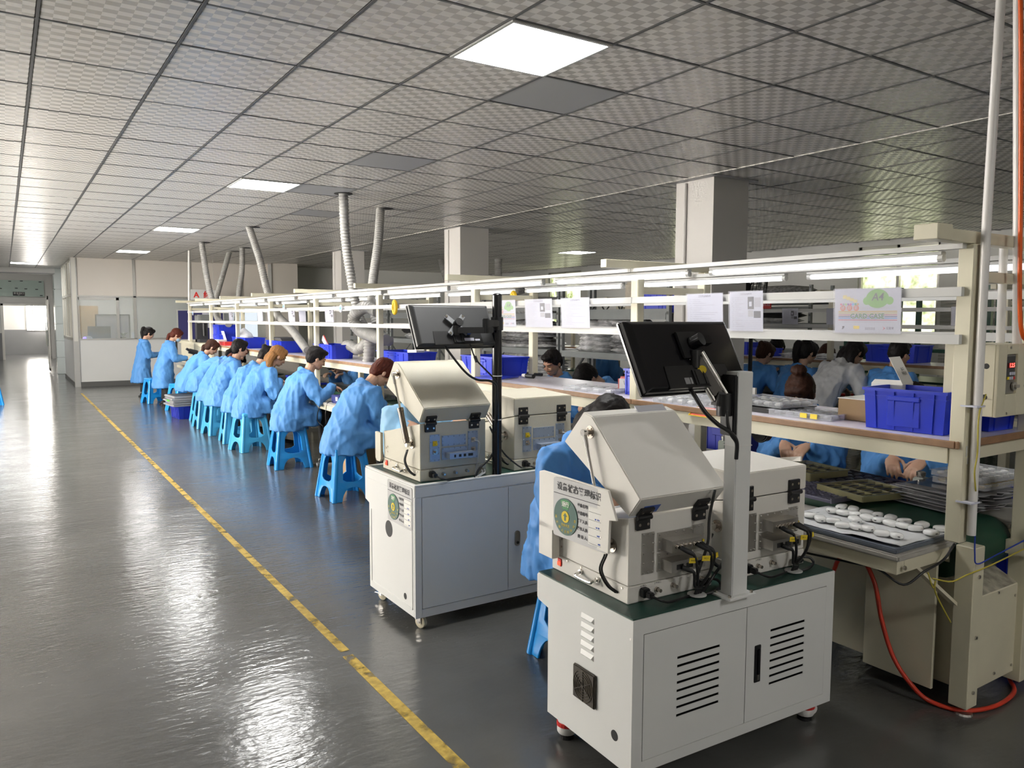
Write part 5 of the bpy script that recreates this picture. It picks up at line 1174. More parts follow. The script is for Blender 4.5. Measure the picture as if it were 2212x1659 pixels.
# ================================================================== people
def rotY(a): return Matrix.Rotation(a, 3, 'Y')
def ik(s, h, l1, l2, hint):
    d = h-s; L = min(d.length, (l1+l2)*.995); d.normalize(); h2 = s+d*L
    a = (l1*l1-l2*l2+L*L)/(2*L); r = math.sqrt(max(l1*l1-a*a, 0)); p = hint-d*hint.dot(d)
    return s+d*a+p.normalized()*r, h2
HAIRS = ('short', 'pony', 'long', 'bun', 'bob', 'lowpony')
def person(label, loc, rz, seat=.455, lean=28, head=35, hyaw=0, rh=(.42, -.16, .80), lh=(.42, .16, .80), hair='short', hmat=None, coat=None,
           skin=None, size=1.0, fine=.0065, mask=False, trousers=None, stand=False, seed=0, face=True, sneaker=False, twist=0, hip_z=None, tail=None):
    """a smock-wearing worker; local +x is where the body faces, +y its left"""
    coat = coat or COAT; hmat = hmat or HBLACK; skin = skin or SKIN; trousers = trousers or TROUS
    S = size; hz = hip_z if hip_z else (.90 if stand else seat+.095)
    L1, L2 = R(lean*.75), R(lean*1.12)
    pel = V(0, 0, hz); mid = pel+V(math.sin(L1), 0, math.cos(L1))*.22*S; nb = mid+V(math.sin(L2), 0, math.cos(L2))*.275*S
    sp = V(math.sin(L2), 0, math.cos(L2)); bk = V(-math.cos(L2), 0, math.sin(L2)); Q = Matrix.Rotation(R(twist), 3, 'Z')
    sh = [nb-sp*.045*S+bk*.005+Q @ V(0, s*.172*S, 0) for s in (-1, 1)]
    na = R((lean*1.12+head)*.5); nt = nb+V(math.sin(na), 0, math.cos(na))*.085*S
    HP = Matrix.Rotation(R(hyaw), 3, 'Z') @ rotY(R(head)); hc = nt+HP @ V(.022*S, 0, .105*S)
    hands = [V(*rh), V(*lh)]; arms = []
    for k, s in ((0, -1), (1, 1)):
        e, w = ik(sh[k], hands[k]+(sh[k]-hands[k]).normalized()*.085, .275*S, .235*S, V(-.35, s*.55, -1))
        arms.append((sh[k], e, w, hands[k]))
    knees, ank = [], []
    for s in (-1, 1):
        if stand: knees.append(V(.03, s*.09, hz*.52)); ank.append(V(.0, s*.10, .09))
        else: knees.append(pel+V(.40*S, s*.115, .0)); ank.append(V(.40*S-.02+(.06 if s > 0 else -.03), s*.12, .09))
    # ---- body (skin)
    b = MB(); T = lambda p: hc+HP @ (V(*p)*S)
    def E(c, r, n=14, k=9):
        D = HP.to_4x4() @ Matrix.Diagonal((1, 1, 1, 1)); b.ell(T(c), (r[0]*S, r[1]*S, r[2]*S), D, n, k)
    E((-.012, 0, .03), (.097, .076, .092), 18, 12); E((.016, 0, -.028), (.074, .063, .086)); E((.035, 0, -.07), (.052, .046, .040)); E((.056, 0, -.092), (.026, .024, .018))
    E((.072, .030, -.022), (.022, .024, .024)); E((.072, -.030, -.022), (.022, .024, .024)); E((.074, 0, .028), (.020, .050, .016))
    b.tube([T((.082, 0, .016)), T((.098, 0, -.018)), T((.104, 0, -.034)), T((.085, 0, -.042))], [.009*S, .011*S, .014*S, .008*S], 8); E((.094, .012, -.036), (.010, .008, .008), 8, 5); E((.094, -.012, -.036), (.010, .008, .008), 8, 5)
    E((.083, 0, -.062), (.012, .024, .007), 10, 5); E((.081, 0, -.073), (.012, .021, .007), 10, 5)
    for s in (-1, 1): E((-.008, s*.078, -.008), (.020, .010, .033), 10, 6)
    b.tube([nb-sp*.06, nb.lerp(nt, .5), nt+HP @ V(.0, 0, .03)], [.062*S, .054*S, .056*S], 12)
    b.tube([pel, mid, nb-sp*.02], [.09, .085, .075], 10)
    for k, s in ((0, -1), (1, 1)):
        a, e, w, h = arms[k]; b.tube([nb-sp*.05, a, a.lerp(e, .5), e, e.lerp(w, .5), w], [.04, .040*S, .036*S, .030*S, .029*S, .024*S], 9)
        f = (w-e).normalized(); g = (hands[k]-w).normalized() if (hands[k]-w).length > .01 else f
        inn = V(0, -s, 0); inn = (inn-g*inn.dot(g)).normalized(); dn = g.cross(inn)
        if dn.z > 0: dn = -dn
        # palm
        pc = w+g*.05*S
        b.loft([(w, inn*.024*S, dn*.019*S), (w+g*.025*S, inn*.032*S, dn*.017*S), (w+g*.06*S, inn*.038*S, dn*.015*S), (w+g*.085*S, inn*.037*S, dn*.012*S), (w+g*.094*S, inn*.03*S, dn*.009*S)], 12)
        for q, (off, ln) in enumerate(((.029, .072), (.010, .082), (-.010, .077), (-.028, .060))):
            p0 = w+g*.080*S+inn*off*S; d1 = (g*.93+dn*.36+inn*off*1.5).normalized(); d2 = (g*.55+dn*.83).normalized(); d3 = (g*.05+dn*.95-inn*0).normalized()
            p1 = p0+d1*ln*.48*S; p2 = p1+d2*ln*.34*S; p3 = p2+d3*ln*.26*S
            b.tube([p0-g*.02, p0, p1, p2, p3], [.0085*S, .0088*S, .0084*S, .0076*S, .0058*S], 7)
        t0 = w+g*.022*S+inn*.026*S; t1 = t0+(g*.55+inn*.75+dn*.30).normalized()*.036*S; t2 = t1+(g*.85+inn*.15+dn*.45).normalized()*.030*S; t3 = t2+(g*.8-inn*.25+dn*.5).normalized()*.022*S
        b.tube([t0-g*.01, t0, t1, t2, t3], [.012*S, .0125*S, .0105*S, .009*S, .0065*S], 7)
    for k in (0, 1): b.tube([pel+V(0, (-.08, .08)[k], 0), knees[k], ank[k]], [.06, .045, .032], 8)
    bm_ = remesh(b, fine, 1); bm_.materials.append(skin)
    root = obj('person', bm_, None); root.location = loc; root.rotation_euler = (0, 0, rz); tag(root, label, 'person', 'factory workers')
    # ---- face details
    HM = HP.to_4x4(); HM.translation = hc
    if face:
        for s in (-1, 1):
            obj('eye', MB().ell((.0865, s*.030, .004), (.006, .0125, .0052), n=10, k=6).mesh(smooth=True), EYE, root, HM @ Matrix.Scale(S, 4))
            obj('eyebrow', MB().tube([(.092, s*.013, .020), (.092, s*.030, .026), (.080, s*.047, .020)], [.0035, .004, .002], 6).mesh(smooth=True), BROW, root, HM @ Matrix.Scale(S, 4))
        obj('lips', MB().ell((.0905, 0, -.0675), (.0055, .021, .0075), n=10, k=6).mesh(smooth=True), LIPS, root, HM @ Matrix.Scale(S, 4))
    if mask:
        obj('face_mask', remesh(MB().ell((.062, 0, -.058), (.055, .060, .048), n=16, k=10).ell((.09, 0, -.05), (.03, .03, .035), n=12, k=8), .008), MASKB, root, HM @ Matrix.Scale(S, 4))
    # ---- hair
    h = MB(); EH = lambda c, r: h.ell(c, r, None, 16, 10)
    EH((-.020, 0, .044), (.102, .086, .090)); EH((-.050, 0, .005), (.070, .080, .080)); EH((.040, 0, .088), (.052, .066, .034))
    for s in (-1, 1): EH((-.012, s*.068, .030), (.050, .020, .050))
    if hair == 'short':
        EH((-.060, 0, -.022), (.046, .066, .055)); EH((.058, .0, .092), (.044, .058, .026))
    elif hair == 'fringe':
        EH((-.060, 0, -.030), (.050, .072, .062)); EH((.062, .0, .070), (.042, .070, .040)); EH((.0, 0, .07), (.108, .092, .075))
        for s in (-1, 1): EH((.012, s*.072, .020), (.046, .018, .050))
    else:
        for s in (-1, 1): EH((.018, s*.068, .020), (.045, .020, .060)); EH((.05, s*.045, .065), (.035, .03, .035))
        EH((-.055, 0, -.03), (.055, .074, .07))
    def strand(pts, rr): h.tube(curve_pts(pts, 5), [rr[min(int(i/5), len(rr)-1)]*(1-(i % 5)/5)+rr[min(int(i/5)+1, len(rr)-1)]*((i % 5)/5) for i in range(5*(len(pts)-1)+1)], 10)
    Hi = HP.transposed(); dwn = Hi @ V(0, 0, -1); back = Hi @ V(-1, 0, 0)
    if hair == 'pony':
        p0 = V(-.105, 0, .06); strand([p0, p0+back*.05+V(0, 0, .01), p0+back*.07+dwn*.09, p0+back*.06+dwn*.20, p0+back*.04+dwn*.29], [.022, .034, .036, .028, .008])
    if hair == 'lowpony':
        p0 = V(-.105, 0, -.03); L = tail or .34; strand([p0, p0+back*.03+dwn*.03, p0+back*.05+dwn*L*.35, p0+back*.07+dwn*L*.7, p0+back*.07+dwn*L], [.024, .030, .030, .024, .008])
    if hair == 'bun': EH((-.105, 0, .075), (.036, .040, .036))
    if hair == 'topbun': EH((-.055, 0, .150), (.040, .050, .034)); EH((-.05, 0, .12), (.03, .035, .03))
    if hair == 'long':
        L = tail or .30
        for s in (-1, 0, 1): strand([V(-.06, s*.05, 0), V(-.085, s*.06, -.03)+back*.02+dwn*.05, V(-.08, s*.058, -.03)+back*.04+dwn*L*.5, V(-.07, s*.05, -.03)+back*.05+dwn*L], [.05, .046, .042, .016])
    hm_ = remesh(h, .0085, 1); wrinkle(hm_, .0016, 90, (1, 1, .2), seed); hm_.materials.append(hmat)
    obj('hair', hm_, None, root, HM @ Matrix.Scale(S*1.02, 4))
    # ---- smock
    c = MB(); X = V(math.cos(L2), 0, -math.sin(L2)); Y = Q @ V(0, 1, 0); X1 = V(math.cos(L1), 0, -math.sin(L1))
    if stand:
        c.loft([(V(-.02, 0, hz-.36), V(.20, 0, 0), V(0, .235, 0)), (V(-.02, 0, hz-.15), V(.175, 0, 0), V(0, .22, 0)), (pel, X1*.155, Y*.195), (mid, X1*.14*S, Y*.185*S), (mid.lerp(nb, .5), X*.135*S, Y*.20*S), (nb-sp*.06*S, X*.115*S, Y*.195*S), (nb-sp*.012*S, X*.085*S, Y*.125*S), (nb+sp*.012*S, X*.066*S, Y*.07*S)], 20)
    else:
        c.loft([(V(.0, 0, hz-.15), V(.205, 0, 0), V(0, .225, 0)), (V(-.005, 0, hz-.08), V(.195, 0, 0), V(0, .225, 0)), (pel, X1*.168, Y*.212), (mid.lerp(pel, .5), X1*.158*S, Y*.20*S), (mid, X1*.15*S, Y*.195*S), (mid.lerp(nb, .5)+bk*.015, X*.142*S, Y*.205*S), (nb-sp*.06*S+bk*.008, X*.118*S, Y*.198*S), (nb-sp*.012*S, X*.085*S, Y*.125*S), (nb+sp*.012*S, X*.066*S, Y*.07*S)], 20)
        for k, s in ((0, -1), (1, 1)):
            p = pel+V(.05, s*.10, .0); q = pel.lerp(knees[k], .78)+V(0, s*.01, .005); c.tube([p, p.lerp(q, .5), q], [.125, .118, .10], 12)
            c.loft([(q.lerp(p, .6)+V(0, 0, -.02), V(.12, 0, 0), V(0, .115, 0)), (q.lerp(p, .45)+V(0, s*.02, -.11), V(.135, 0, 0), V(0, .10, 0))], 12)
    for k, s in ((0, -1), (1, 1)):
        a, e, w, hnd = arms[k]; u = (e-w).normalized()
        c.tube([a-V(0, s*.05, .01), a, a.lerp(e, .35), a.lerp(e, .75), e, e.lerp(w, .4), e.lerp(w, .8), w-u*.0, w-u*.012], [.08*S, .084*S, .082*S, .078*S, .078*S, .068*S, .054*S, .044*S, .036*S], 12)
    cs = 18; ring = [nb+sp*.020*S+(X*math.cos(t)*.068+Y*math.sin(t)*.068)*S+bk*.012 for t in [2*math.pi*i/cs for i in range(cs+1)]]
    c.tube([p+bk*.004+sp*.006 for p in ring], .019*S, 8); c.tube([nb+sp*.0+(X*math.cos(t)*.083+Y*math.sin(t)*.085)*S+bk*.010 for t in [2*math.pi*i/cs for i in range(cs+1)]], .018*S, 8)
    vx = .013 if fine < .008 else .016
    cm_ = remesh(c, vx, 3); wrinkle(cm_, .0062, 11, (1, 1, .38), seed+5); wrinkle(cm_, .0024, 21, (1, 1, .6), seed+9); cm_.materials.append(coat)
    obj('smock', cm_, None, root)
    # ---- trousers and shoes
    tr = MB()
    for k, s in ((0, -1), (1, 1)):
        tr.tube([pel+V(.0, s*.085, -.02), pel.lerp(knees[k], .5), knees[k], knees[k].lerp(ank[k], .5), ank[k]+V(0, 0, .0)], [.105, .092, .072, .062, .050], 10)
    obj('trousers', remesh(tr, .02, 2), trousers, root)
    for k in (0, 1):
        a = ank[k]; sm_ = MB().loft([(a+V(-.055, 0, -.06), V(0, .028, 0), V(0, 0, .028)), (a+V(-.02, 0, -.05), V(0, .036, 0), V(0, 0, .045)), (a+V(.05, 0, -.058), V(0, .040, 0), V(0, 0, .035)), (a+V(.13, 0, -.068), V(0, .042, 0), V(0, 0, .024)), (a+V(.185, 0, -.072), V(0, .026, 0), V(0, 0, .014))], 12)
        so = obj('shoe', sm_.mesh(smooth=60), BLACK, root)
        obj('sole', MB().prism([(a.x-.08, a.y-.034), (a.x+.16, a.y-.042), (a.x+.19, a.y), (a.x+.16, a.y+.042), (a.x-.08, a.y+.034)], 'z', a.z-.09, a.z-.068), PAPERW if sneaker else BLACKM, so)
    return root
# ---- front row, facing the bench (+x)
FR = 2.50
stool('bright blue stool under the young man with reddish hair', 2.50, 6.56, R(4)); person('young man with reddish brown hair in a blue smock beside the second cart', (2.50, 6.58, 0), 0, lean=30, head=48, rh=(.42, -.02, .80), lh=(.44, .20, .78), hair='fringe', hmat=HRED, fine=.006, seed=1)
stool('bright blue stool under the dark-haired man reaching forward', 2.53, 8.26, R(-3)); person('dark-haired man in a blue smock reaching to a navy meter in the front row', (2.53, 8.28, 0), R(-4), lean=27, head=24, rh=(.50, -.26, .84), lh=(.40, .12, .80), hair='short', fine=.006, seed=2, sneaker=True)
stool('pale blue stool under the blonde woman', 2.45, 9.55, R(10), True); person('woman with long blonde hair in a blue smock in the front row', (2.45, 9.60, 0), 0, lean=32, head=30, hair='long', hmat=HBLOND, tail=.36, seed=3)
person('woman with a dark hair bun in a blue smock bowing behind the blonde woman', (2.47, 10.25, 0), 0, lean=34, head=40, hair='bun', seed=4); stool('pale blue stool under the woman with the dark bun', 2.47, 10.30, R(-5), True)
person('woman with a short dark ponytail in a blue smock sitting upright in the front row', (2.45, 11.10, 0), 0, lean=26, head=14, hair='lowpony', tail=.10, seed=5); stool('pale blue stool under the woman with the short ponytail', 2.44, 11.12, R(5), True)
person('woman with dark red hair bowed behind the short ponytail in the front row', (2.48, 11.85, 0), 0, lean=36, head=45, hair='long', hmat=HRED, tail=.22, seed=6); stool('pale blue stool under the woman with dark red hair', 2.46, 11.90, 0, True)
person('worker in a blue smock bent far over the bench, head hidden', (2.50, 12.70, 0), 0, lean=58, head=70, hip_z=.62, hair='short', seed=7); stool('pale blue stool under the worker bent over the bench', 2.56, 12.62, 0, True)
person('woman with a long brown ponytail falling over her blue smock in the front row', (2.50, 13.60, 0), 0, lean=34, head=36, hair='lowpony', tail=.50, hmat=HBROWN, seed=8, fine=.008)
person('woman with a face mask and reddish ponytail standing at the far bench end', (2.42, 15.35, 0), 0, lean=16, head=34, hair='lowpony', tail=.28, hmat=HRED, mask=True, stand=True, hip_z=.68, size=.95, seed=9, fine=.008)
person('woman with a black ponytail standing in a blue smock at the farthest workplace', (2.30, 17.10, 0), 0, lean=6, head=30, hair='pony', rh=(.36, -.10, .80), lh=(.36, .10, .80), stand=True, hip_z=.66, size=.95, seed=10, fine=.008)
stool('bright blue empty stool behind the farthest standing woman', 2.33, 15.85, R(12)); stool('blue stool hidden behind the tray stack', 2.52, 14.3, R(20))
stool('blue stool at the left edge of the floor', -.30, 16.9, R(15))
# ---- operators behind the carts, facing the viewer (-y)
person('operator in a deep blue smock sitting behind the raised lid of the near cart', (2.19, 2.86, 0), R(-92), lean=18, head=52, rh=(.44, -.10, .84), lh=(.44, .14, .88), hair='long', tail=.2, coat=COATD, fine=.006, seed=11); stool('blue stool partly hidden behind the near cart', 2.235, 2.775, R(0))
person('operator in a pale blue smock behind the raised cream lid on the second cart', (2.24, 4.62, 0), R(-94), lean=14, head=50, rh=(.30, -.10, .92), lh=(.40, .18, .95), hair='short', coat=COATP, seed=12); stool('blue stool behind the second cart', 2.24, 4.66, 0)
# ---- far side of the front bench, facing -x
person('man with short black hair looking down, seated behind the front bench', (4.78, 6.15, 0), R(180), lean=24, head=26, hyaw=14, rh=(.44, -.14, .80), lh=(.44, .16, .80), hair='short', skin=SKIN2, fine=.006, seed=13)
person('man with black hair bowed low behind the clear trays on the shelf', (4.80, 5.36, 0), R(174), seat=.50, lean=38, head=62, hair='short', fine=.006, seed=14)
person('woman with a brown top bun holding a small part behind the front bench', (4.42, 3.16, 0), R(203), seat=.44, lean=20, head=42, rh=(.45, -.04, .80), lh=(.45, .045, .795), hair='topbun', hmat=HBROWN, fine=.0055, seed=15)
person('seated worker in a blue smock polishing a white case, beside the near post', (4.42, 2.40, 0), R(196), seat=.44, lean=22, head=44, rh=(.45, -.05, .82), lh=(.45, .055, .815), hair='short', fine=.0055, seed=16)
person('worker in a blue smock with outstretched arms across the bench near the reaching man', (4.42, 8.05, 0), R(190), lean=50, head=66, rh=(.80, .05, .84), lh=(.74, .26, .84), hair='short', coat=COAT, seed=17, fine=.008)
person('worker in a deep blue smock bending across the far bench side', (4.35, 10.2, 0), R(180), lean=50, head=64, rh=(.70, .0, .84), lh=(.60, .2, .84), hair='short', coat=COAT, seed=18, fine=.008)
# ---- second line
person('woman with brown hair in a blue smock seated left at the second bench', (7.05, 5.95, 0), R(-6), seat=.52, lean=30, head=24, rh=(.50, -.2, .92), lh=(.5, .1, .92), hair='bun', hmat=HBROWN, coat=COATD, seed=19, fine=.008)
person('woman with a black ponytail and red hair tie seated at the second bench', (6.95, 5.28, 0), R(-14), seat=.52, lean=22, head=18, hair='pony', coat=COATD, seed=20, fine=.008)
person('woman with long black hair bending in a white smock at the second bench', (6.72, 4.75, 0), R(-12), lean=46, head=34, stand=True, hip_z=.78, rh=(.62, -.2, .82), lh=(.6, .2, .84), hair='long', tail=.26, coat=COATW, seed=21, fine=.008)
person('man with short black hair in a blue smock seated right at the second bench', (6.90, 4.20, 0), R(-10), seat=.54, lean=22, head=12, hair='short', coat=COATD, seed=22, fine=.008)
person('woman with black hair facing the viewer behind the second bench, left', (9.0, 6.85, 0), R(184), seat=.50, lean=14, head=34, rh=(.42, -.08, .92), lh=(.42, .1, .92), hair='bob', seed=23, fine=.008)
person('woman with dark hair holding a blue cup behind the second bench', (8.95, 6.0, 0), R(184), seat=.47, lean=20, head=44, rh=(.50, -.1, .92), lh=(.50, .1, .92), hair='bob', hmat=HBROWN, seed=24, fine=.008)
person('worker in a blue smock seen through the grey rack, left one', (7.15, 8.75, 0), R(-5), seat=.50, lean=30, head=30, hair='short', coat=COATD, seed=25, fine=.009)
person('worker in a blue smock seen through the grey rack, right one', (7.15, 7.45, 0), R(-5), seat=.50, lean=32, head=30, rh=(.55, -.2, 1.0), lh=(.55, .1, 1.0), hair='short', coat=COATD, seed=26, fine=.009)
person('worker in a blue smock seen through the left bay of the grey rack', (7.4, 10.6, 0), R(180), seat=.50, lean=20, head=30, hair='short', coat=COATD, seed=27, fine=.009)
stool('blue stool between the seated people behind the bench', 4.62, 2.55, R(20))
# ================================================================== bench tops, floor clutter and background
mt = thing('meter_box', 'small navy meter box with white label on the bench ledge under the reaching hand', 'meter', (2.92, 7.72, .713), R(5))
obj('case', MB().box(-.07, .07, -.09, .09, 0, .085).mesh(bev=.004), mat('navy_plastic', (.02, .025, .16), .35), mt); obj('label', MB().box(-.073, -.070, -.06, -.015, .03, .07), PAPER, mt); obj('lead', cable([(-.06, .05, .02), (-.12, .08, .0), (-.15, .06, -.10), (-.14, .08, -.22)], .004), BLACK, mt)
loose('bench_cable', 'black leads dangling below the bench ledge beside the reaching man', 'cable', [(2.80, 8.0, .70), (2.77, 8.02, .60), (2.78, 8.06, .50), (2.82, 8.0, .44)], .005, BLACK)
kb = thing('cardboard_box', 'tall brown carton on the floor beneath the bench beside the reddish-haired man', 'box', (2.93, 7.25, 0), R(3)); obj('carton', MB().box(-.16, .16, -.19, .19, 0, .46).mesh(bev=.003, seg=1), KRAFT, kb); obj('label', MB().box(-.163, -.16, -.08, .02, .22, .33), PAPER, kb); obj('tape', MB().box(-.162, -.158, -.19, .19, .385, .40), mat('brown_tape', (.30, .19, .10), .3), kb)
# tray stack on the dark blue crate, purple carton
crate('dark blue crate on the floor under the stacked bagged trays', (2.40, 13.25, 0), R(4), .50, .36, .20, CRATED, 'blue plastic crates')
BAG = mat('bag_film', (.55, .55, .58), .22, alpha=.5)
for k in range(5):
    t = thing('bagged_tray', ['lowest', 'second', 'third', 'fourth', 'topmost'][k]+' bagged dark tray in the floor stack', 'tray', (2.36+.012*math.sin(k*2), 13.25+.02*math.cos(k), .203+k*.034), R(6-5*(k % 2)), 'bagged trays stacked on the floor crate')
    obj('tray', MB().box(-.21, .21, -.26, .26, 0, .026).mesh(bev=.006), mat('dark_tray', (.05, .05, .055), .3), t); obj('film', wrinkle(MB().box(-.225, .225, -.28, .28, -.001, .0285).mesh(bev=.008), .002, 30), BAG, t)
    if k == 4:
        for q in range(5): obj('strip', MB().box(-.19, .19, -.23+q*.10, -.16+q*.10, .028, .032), BLACKM, t)
    if k == 2: obj('green_label', MB().box(-.228, -.224, -.08, .06, .004, .03), GREEN, t)
pb = thing('purple_carton', 'purple and white printed carton on the floor behind the crate', 'box', (2.46, 12.15, 0), R(4)); obj('carton', MB().box(-.07, .12, -.10, .10, 0, .22), PAPERW, pb); obj('purple_panel', MB().box(-.073, -.07, -.10, .10, .07, .17), mat('purple_print', (.09, .03, .22), .4), pb); obj('open_flap', MB().box(-.07, .12, -.10, -.098, .22, .25), KRAFT, pb)
text(pb, '净化器', .045, frame((-.0745, 0, .04), (0, -1, 0), (0, 0, 1)), PRINT)
# bench-top clutter strips along the front bench
rnd = random.Random(11)
for k in range(7):
    y = 5.0+k*1.45
    t = thing('work_mat', '%s dark work mat on the front bench from the near end' % ORD[k], 'work mat', (3.25, y, .740)); obj('mat', MB().box(-.05, .30, -.45, .45, 0, .006), mat('slate_mat', (.03, .055, .055), .5), t)
    for q in range(4): obj('part', MB().box(-.03, .05, -.05, .05, .006, .02+.02*rnd.random()).mesh(bev=.004, seg=1), (DARKP, GREYP, PAPER, CRATE)[q], t, Matrix.Translation((.02+.2*rnd.random(), -.35+.22*q, 0)))
mi = thing('microscope', 'black binocular microscope in front of the masked woman', 'microscope', (2.80, 14.6, .713)); obj('column', MB().cyl((0, 0, 0), (0, 0, .30), .02, 12), BLACK, mi); obj('base', MB().box(-.10, .10, -.08, .08, 0, .02).mesh(bev=.005), BLACK, mi); obj('head', MB().cyl((-.08, 0, .30), (.06, 0, .26), .045, 14).cyl((-.12, .03, .34), (-.05, .03, .29), .02, 10).cyl((-.12, -.03, .34), (-.05, -.03, .29), .02, 10).mesh(smooth=40), BLACK, mi)
cp = thing('monitor', 'small monitor with a blue screen at the far end of the front bench', 'monitor', (2.95, 17.4, .75), R(0)); obj('bezel', MB().box(-.02, .02, -.30, .30, .10, .46).mesh(bev=.006), BLACK, cp); obj('screen', MB().box(-.023, -.02, -.28, .28, .12, .44), G_SCR, cp); obj('window', MB().box(-.026, -.023, -.28, -.06, .24, .40), mat('screen_white', (.8, .8, .85), .4, emit=(.8, .85, 1), estr=.7), cp); obj('foot', MB().box(-.08, .08, -.12, .12, 0, .015).box(-.015, .015, -.03, .03, .01, .12), BLACK, cp)
dp = thing('test_press', 'dark grey bench press beside the stacked crates', 'machine', (3.15, 15.5, ZS_)); obj('frame', MB().box(-.10, .10, .05, .22, 0, .52).box(-.10, .10, -.18, .22, 0, .06).mesh(bev=.005), mat('dark_machine', (.05, .05, .055), .4), dp); obj('head', MB().box(-.11, .11, -.20, .20, .36, .52).mesh(bev=.02), mat('pale_machine_head', (.18, .19, .19), .4), dp); obj('spindle', MB().cyl((0, -.1, .12), (0, -.1, .36), .035, 12), BLACK, dp)
tb = thing('end_table', 'cream side table at the far end holding the press', 'table', (3.2, 15.5, 0)); obj('top', MB().box(-.2, .5, -1.2, 1.6, 1.08, ZS_-.001), CREAM, tb); obj('side', MB().box(-.18, -.15, -1.1, 1.5, .70, 1.08), CREAM, tb)
pl = thing('support_pole', 'thin white pole from the ceiling to the far end of the front bench', 'pole', (3.14, 16.85, 0)); obj('pole', MB().cyl((0, 0, .7), (.06, .0, CZ), .022, 10).mesh(smooth=40), PIPE, pl); obj('base_flange', MB().cyl((0, 0, .7), (0, 0, .71), .05, 12), PIPE, pl)
sg = thing('line_sign', 'white hanging sign with red letters above the far end of the front bench', 'sign', (3.85, 18.9, 2.0)); obj('hanger', MB().cyl((-.25, 0, .24), (-.25, 0, CZ-2.0), .004, 6), STEEL, sg); obj('hanger', MB().cyl((.25, 0, .24), (.25, 0, CZ-2.0), .004, 6), STEEL, sg); obj('board', MB().box(-.30, .30, -.008, .008, 0, .24).mesh(bev=.004, seg=1), RAILW, sg); text(sg, 'A  线', .17, frame((0, -.010, .115), (1, 0, 0), (0, 0, 1)), RED, thick=.006)
nb_ = thing('notice_board', 'navy felt notice board leaning on the office partition', 'notice board', (3.55, 20.26, 1.07)); obj('felt', MB().box(0, 1.05, 0, .03, 0, .70), NAVY, nb_); obj('frame', frame_mesh(.0, 1.05, .0, .70, -.025, 1.075, -.025, .725, -.012, .03), RAILW, nb_); obj('notice_sheet', MB().box(.56, .80, -.006, 0, .28, .66), PAPER, nb_); obj('notice_sheet', MB().box(.86, 1.0, -.006, 0, .30, .62), PAPER, nb_)
# office interior
wbd = thing('whiteboard', 'framed whiteboard inside the glazed office', 'whiteboard', (2.0, 22.6, .9)); obj('panel', MB().box(0, .75, 0, .02, 0, .75), PAPER, wbd); obj('stand_leg', MB().box(.05, .08, 0, .02, -.9, 0), BLACKM, wbd); obj('stand_leg', MB().box(.67, .70, 0, .02, -.9, 0), BLACKM, wbd); obj('frame', frame_mesh(0, .75, 0, .75, -.03, .78, -.03, .78, -.01, .02), BLACKM, wbd)
dk = thing('office_desk', 'desk inside the glazed office', 'desk', (2.2, 21.4, 0)); obj('top', MB().box(-.8, 1.6, -.35, .35, .98, 1.02), WOOD, dk); obj('front', MB().box(-.8, 1.6, -.33, -.31, .2, .98), WALLG, dk)
of = thing('office_monitor', 'grey monitor on the desk inside the glazed office', 'monitor', (1.95, 21.45, 1.02)); obj('bezel', MB().box(-.25, .25, 0, .04, .06, .36), BLACKM, of); obj('foot', MB().box(-.1, .1, -.05, .1, 0, .02).box(-.02, .02, .0, .03, .0, .1), BLACKM, of)
hp = thing('blue_led_lamp', 'white device with a blue light behind the office glass', 'device', (1.66, 21.0, 1.10)); obj('body', MB().ell((0, 0, .0), (.10, .08, .06), n=14, k=8).mesh(smooth=True), PAPER, hp); obj('led', MB().ell((-.07, -.05, .0), (.04, .04, .04), n=10, k=6).mesh(smooth=True), G_LED, hp)
fp = thing('potted_plant', 'small leafy plant behind the office glass', 'plant', (2.45, 21.2, 1.02)); obj('pot', MB().lathe([(.05, 0), (.07, .10)], 12), BLACKM, fp)
for k in range(9): a = k*.7; obj('leaf', MB().add([V(0, 0, .08), V(.06*math.cos(a)-.01*math.sin(a), .06*math.sin(a)+.01*math.cos(a), .18), V(.14*math.cos(a), .14*math.sin(a), .22), V(.06*math.cos(a)+.01*math.sin(a), .06*math.sin(a)-.01*math.cos(a), .185)], [(0, 1, 2, 3)]), GREENFRAME, fp)
lk = thing('wooden_locker', 'warm wooden cabinet inside the glazed office', 'cabinet', (1.75, 23.2, 0)); obj('body', MB().box(-.2, .35, 0, .4, 0, 1.9), mat('pale_wood', (.42, .28, .14), .5), lk); obj('door', MB().box(-.18, .33, -.02, 0, .05, 1.85), mat('pale_wood_door', (.45, .30, .15), .5), lk)
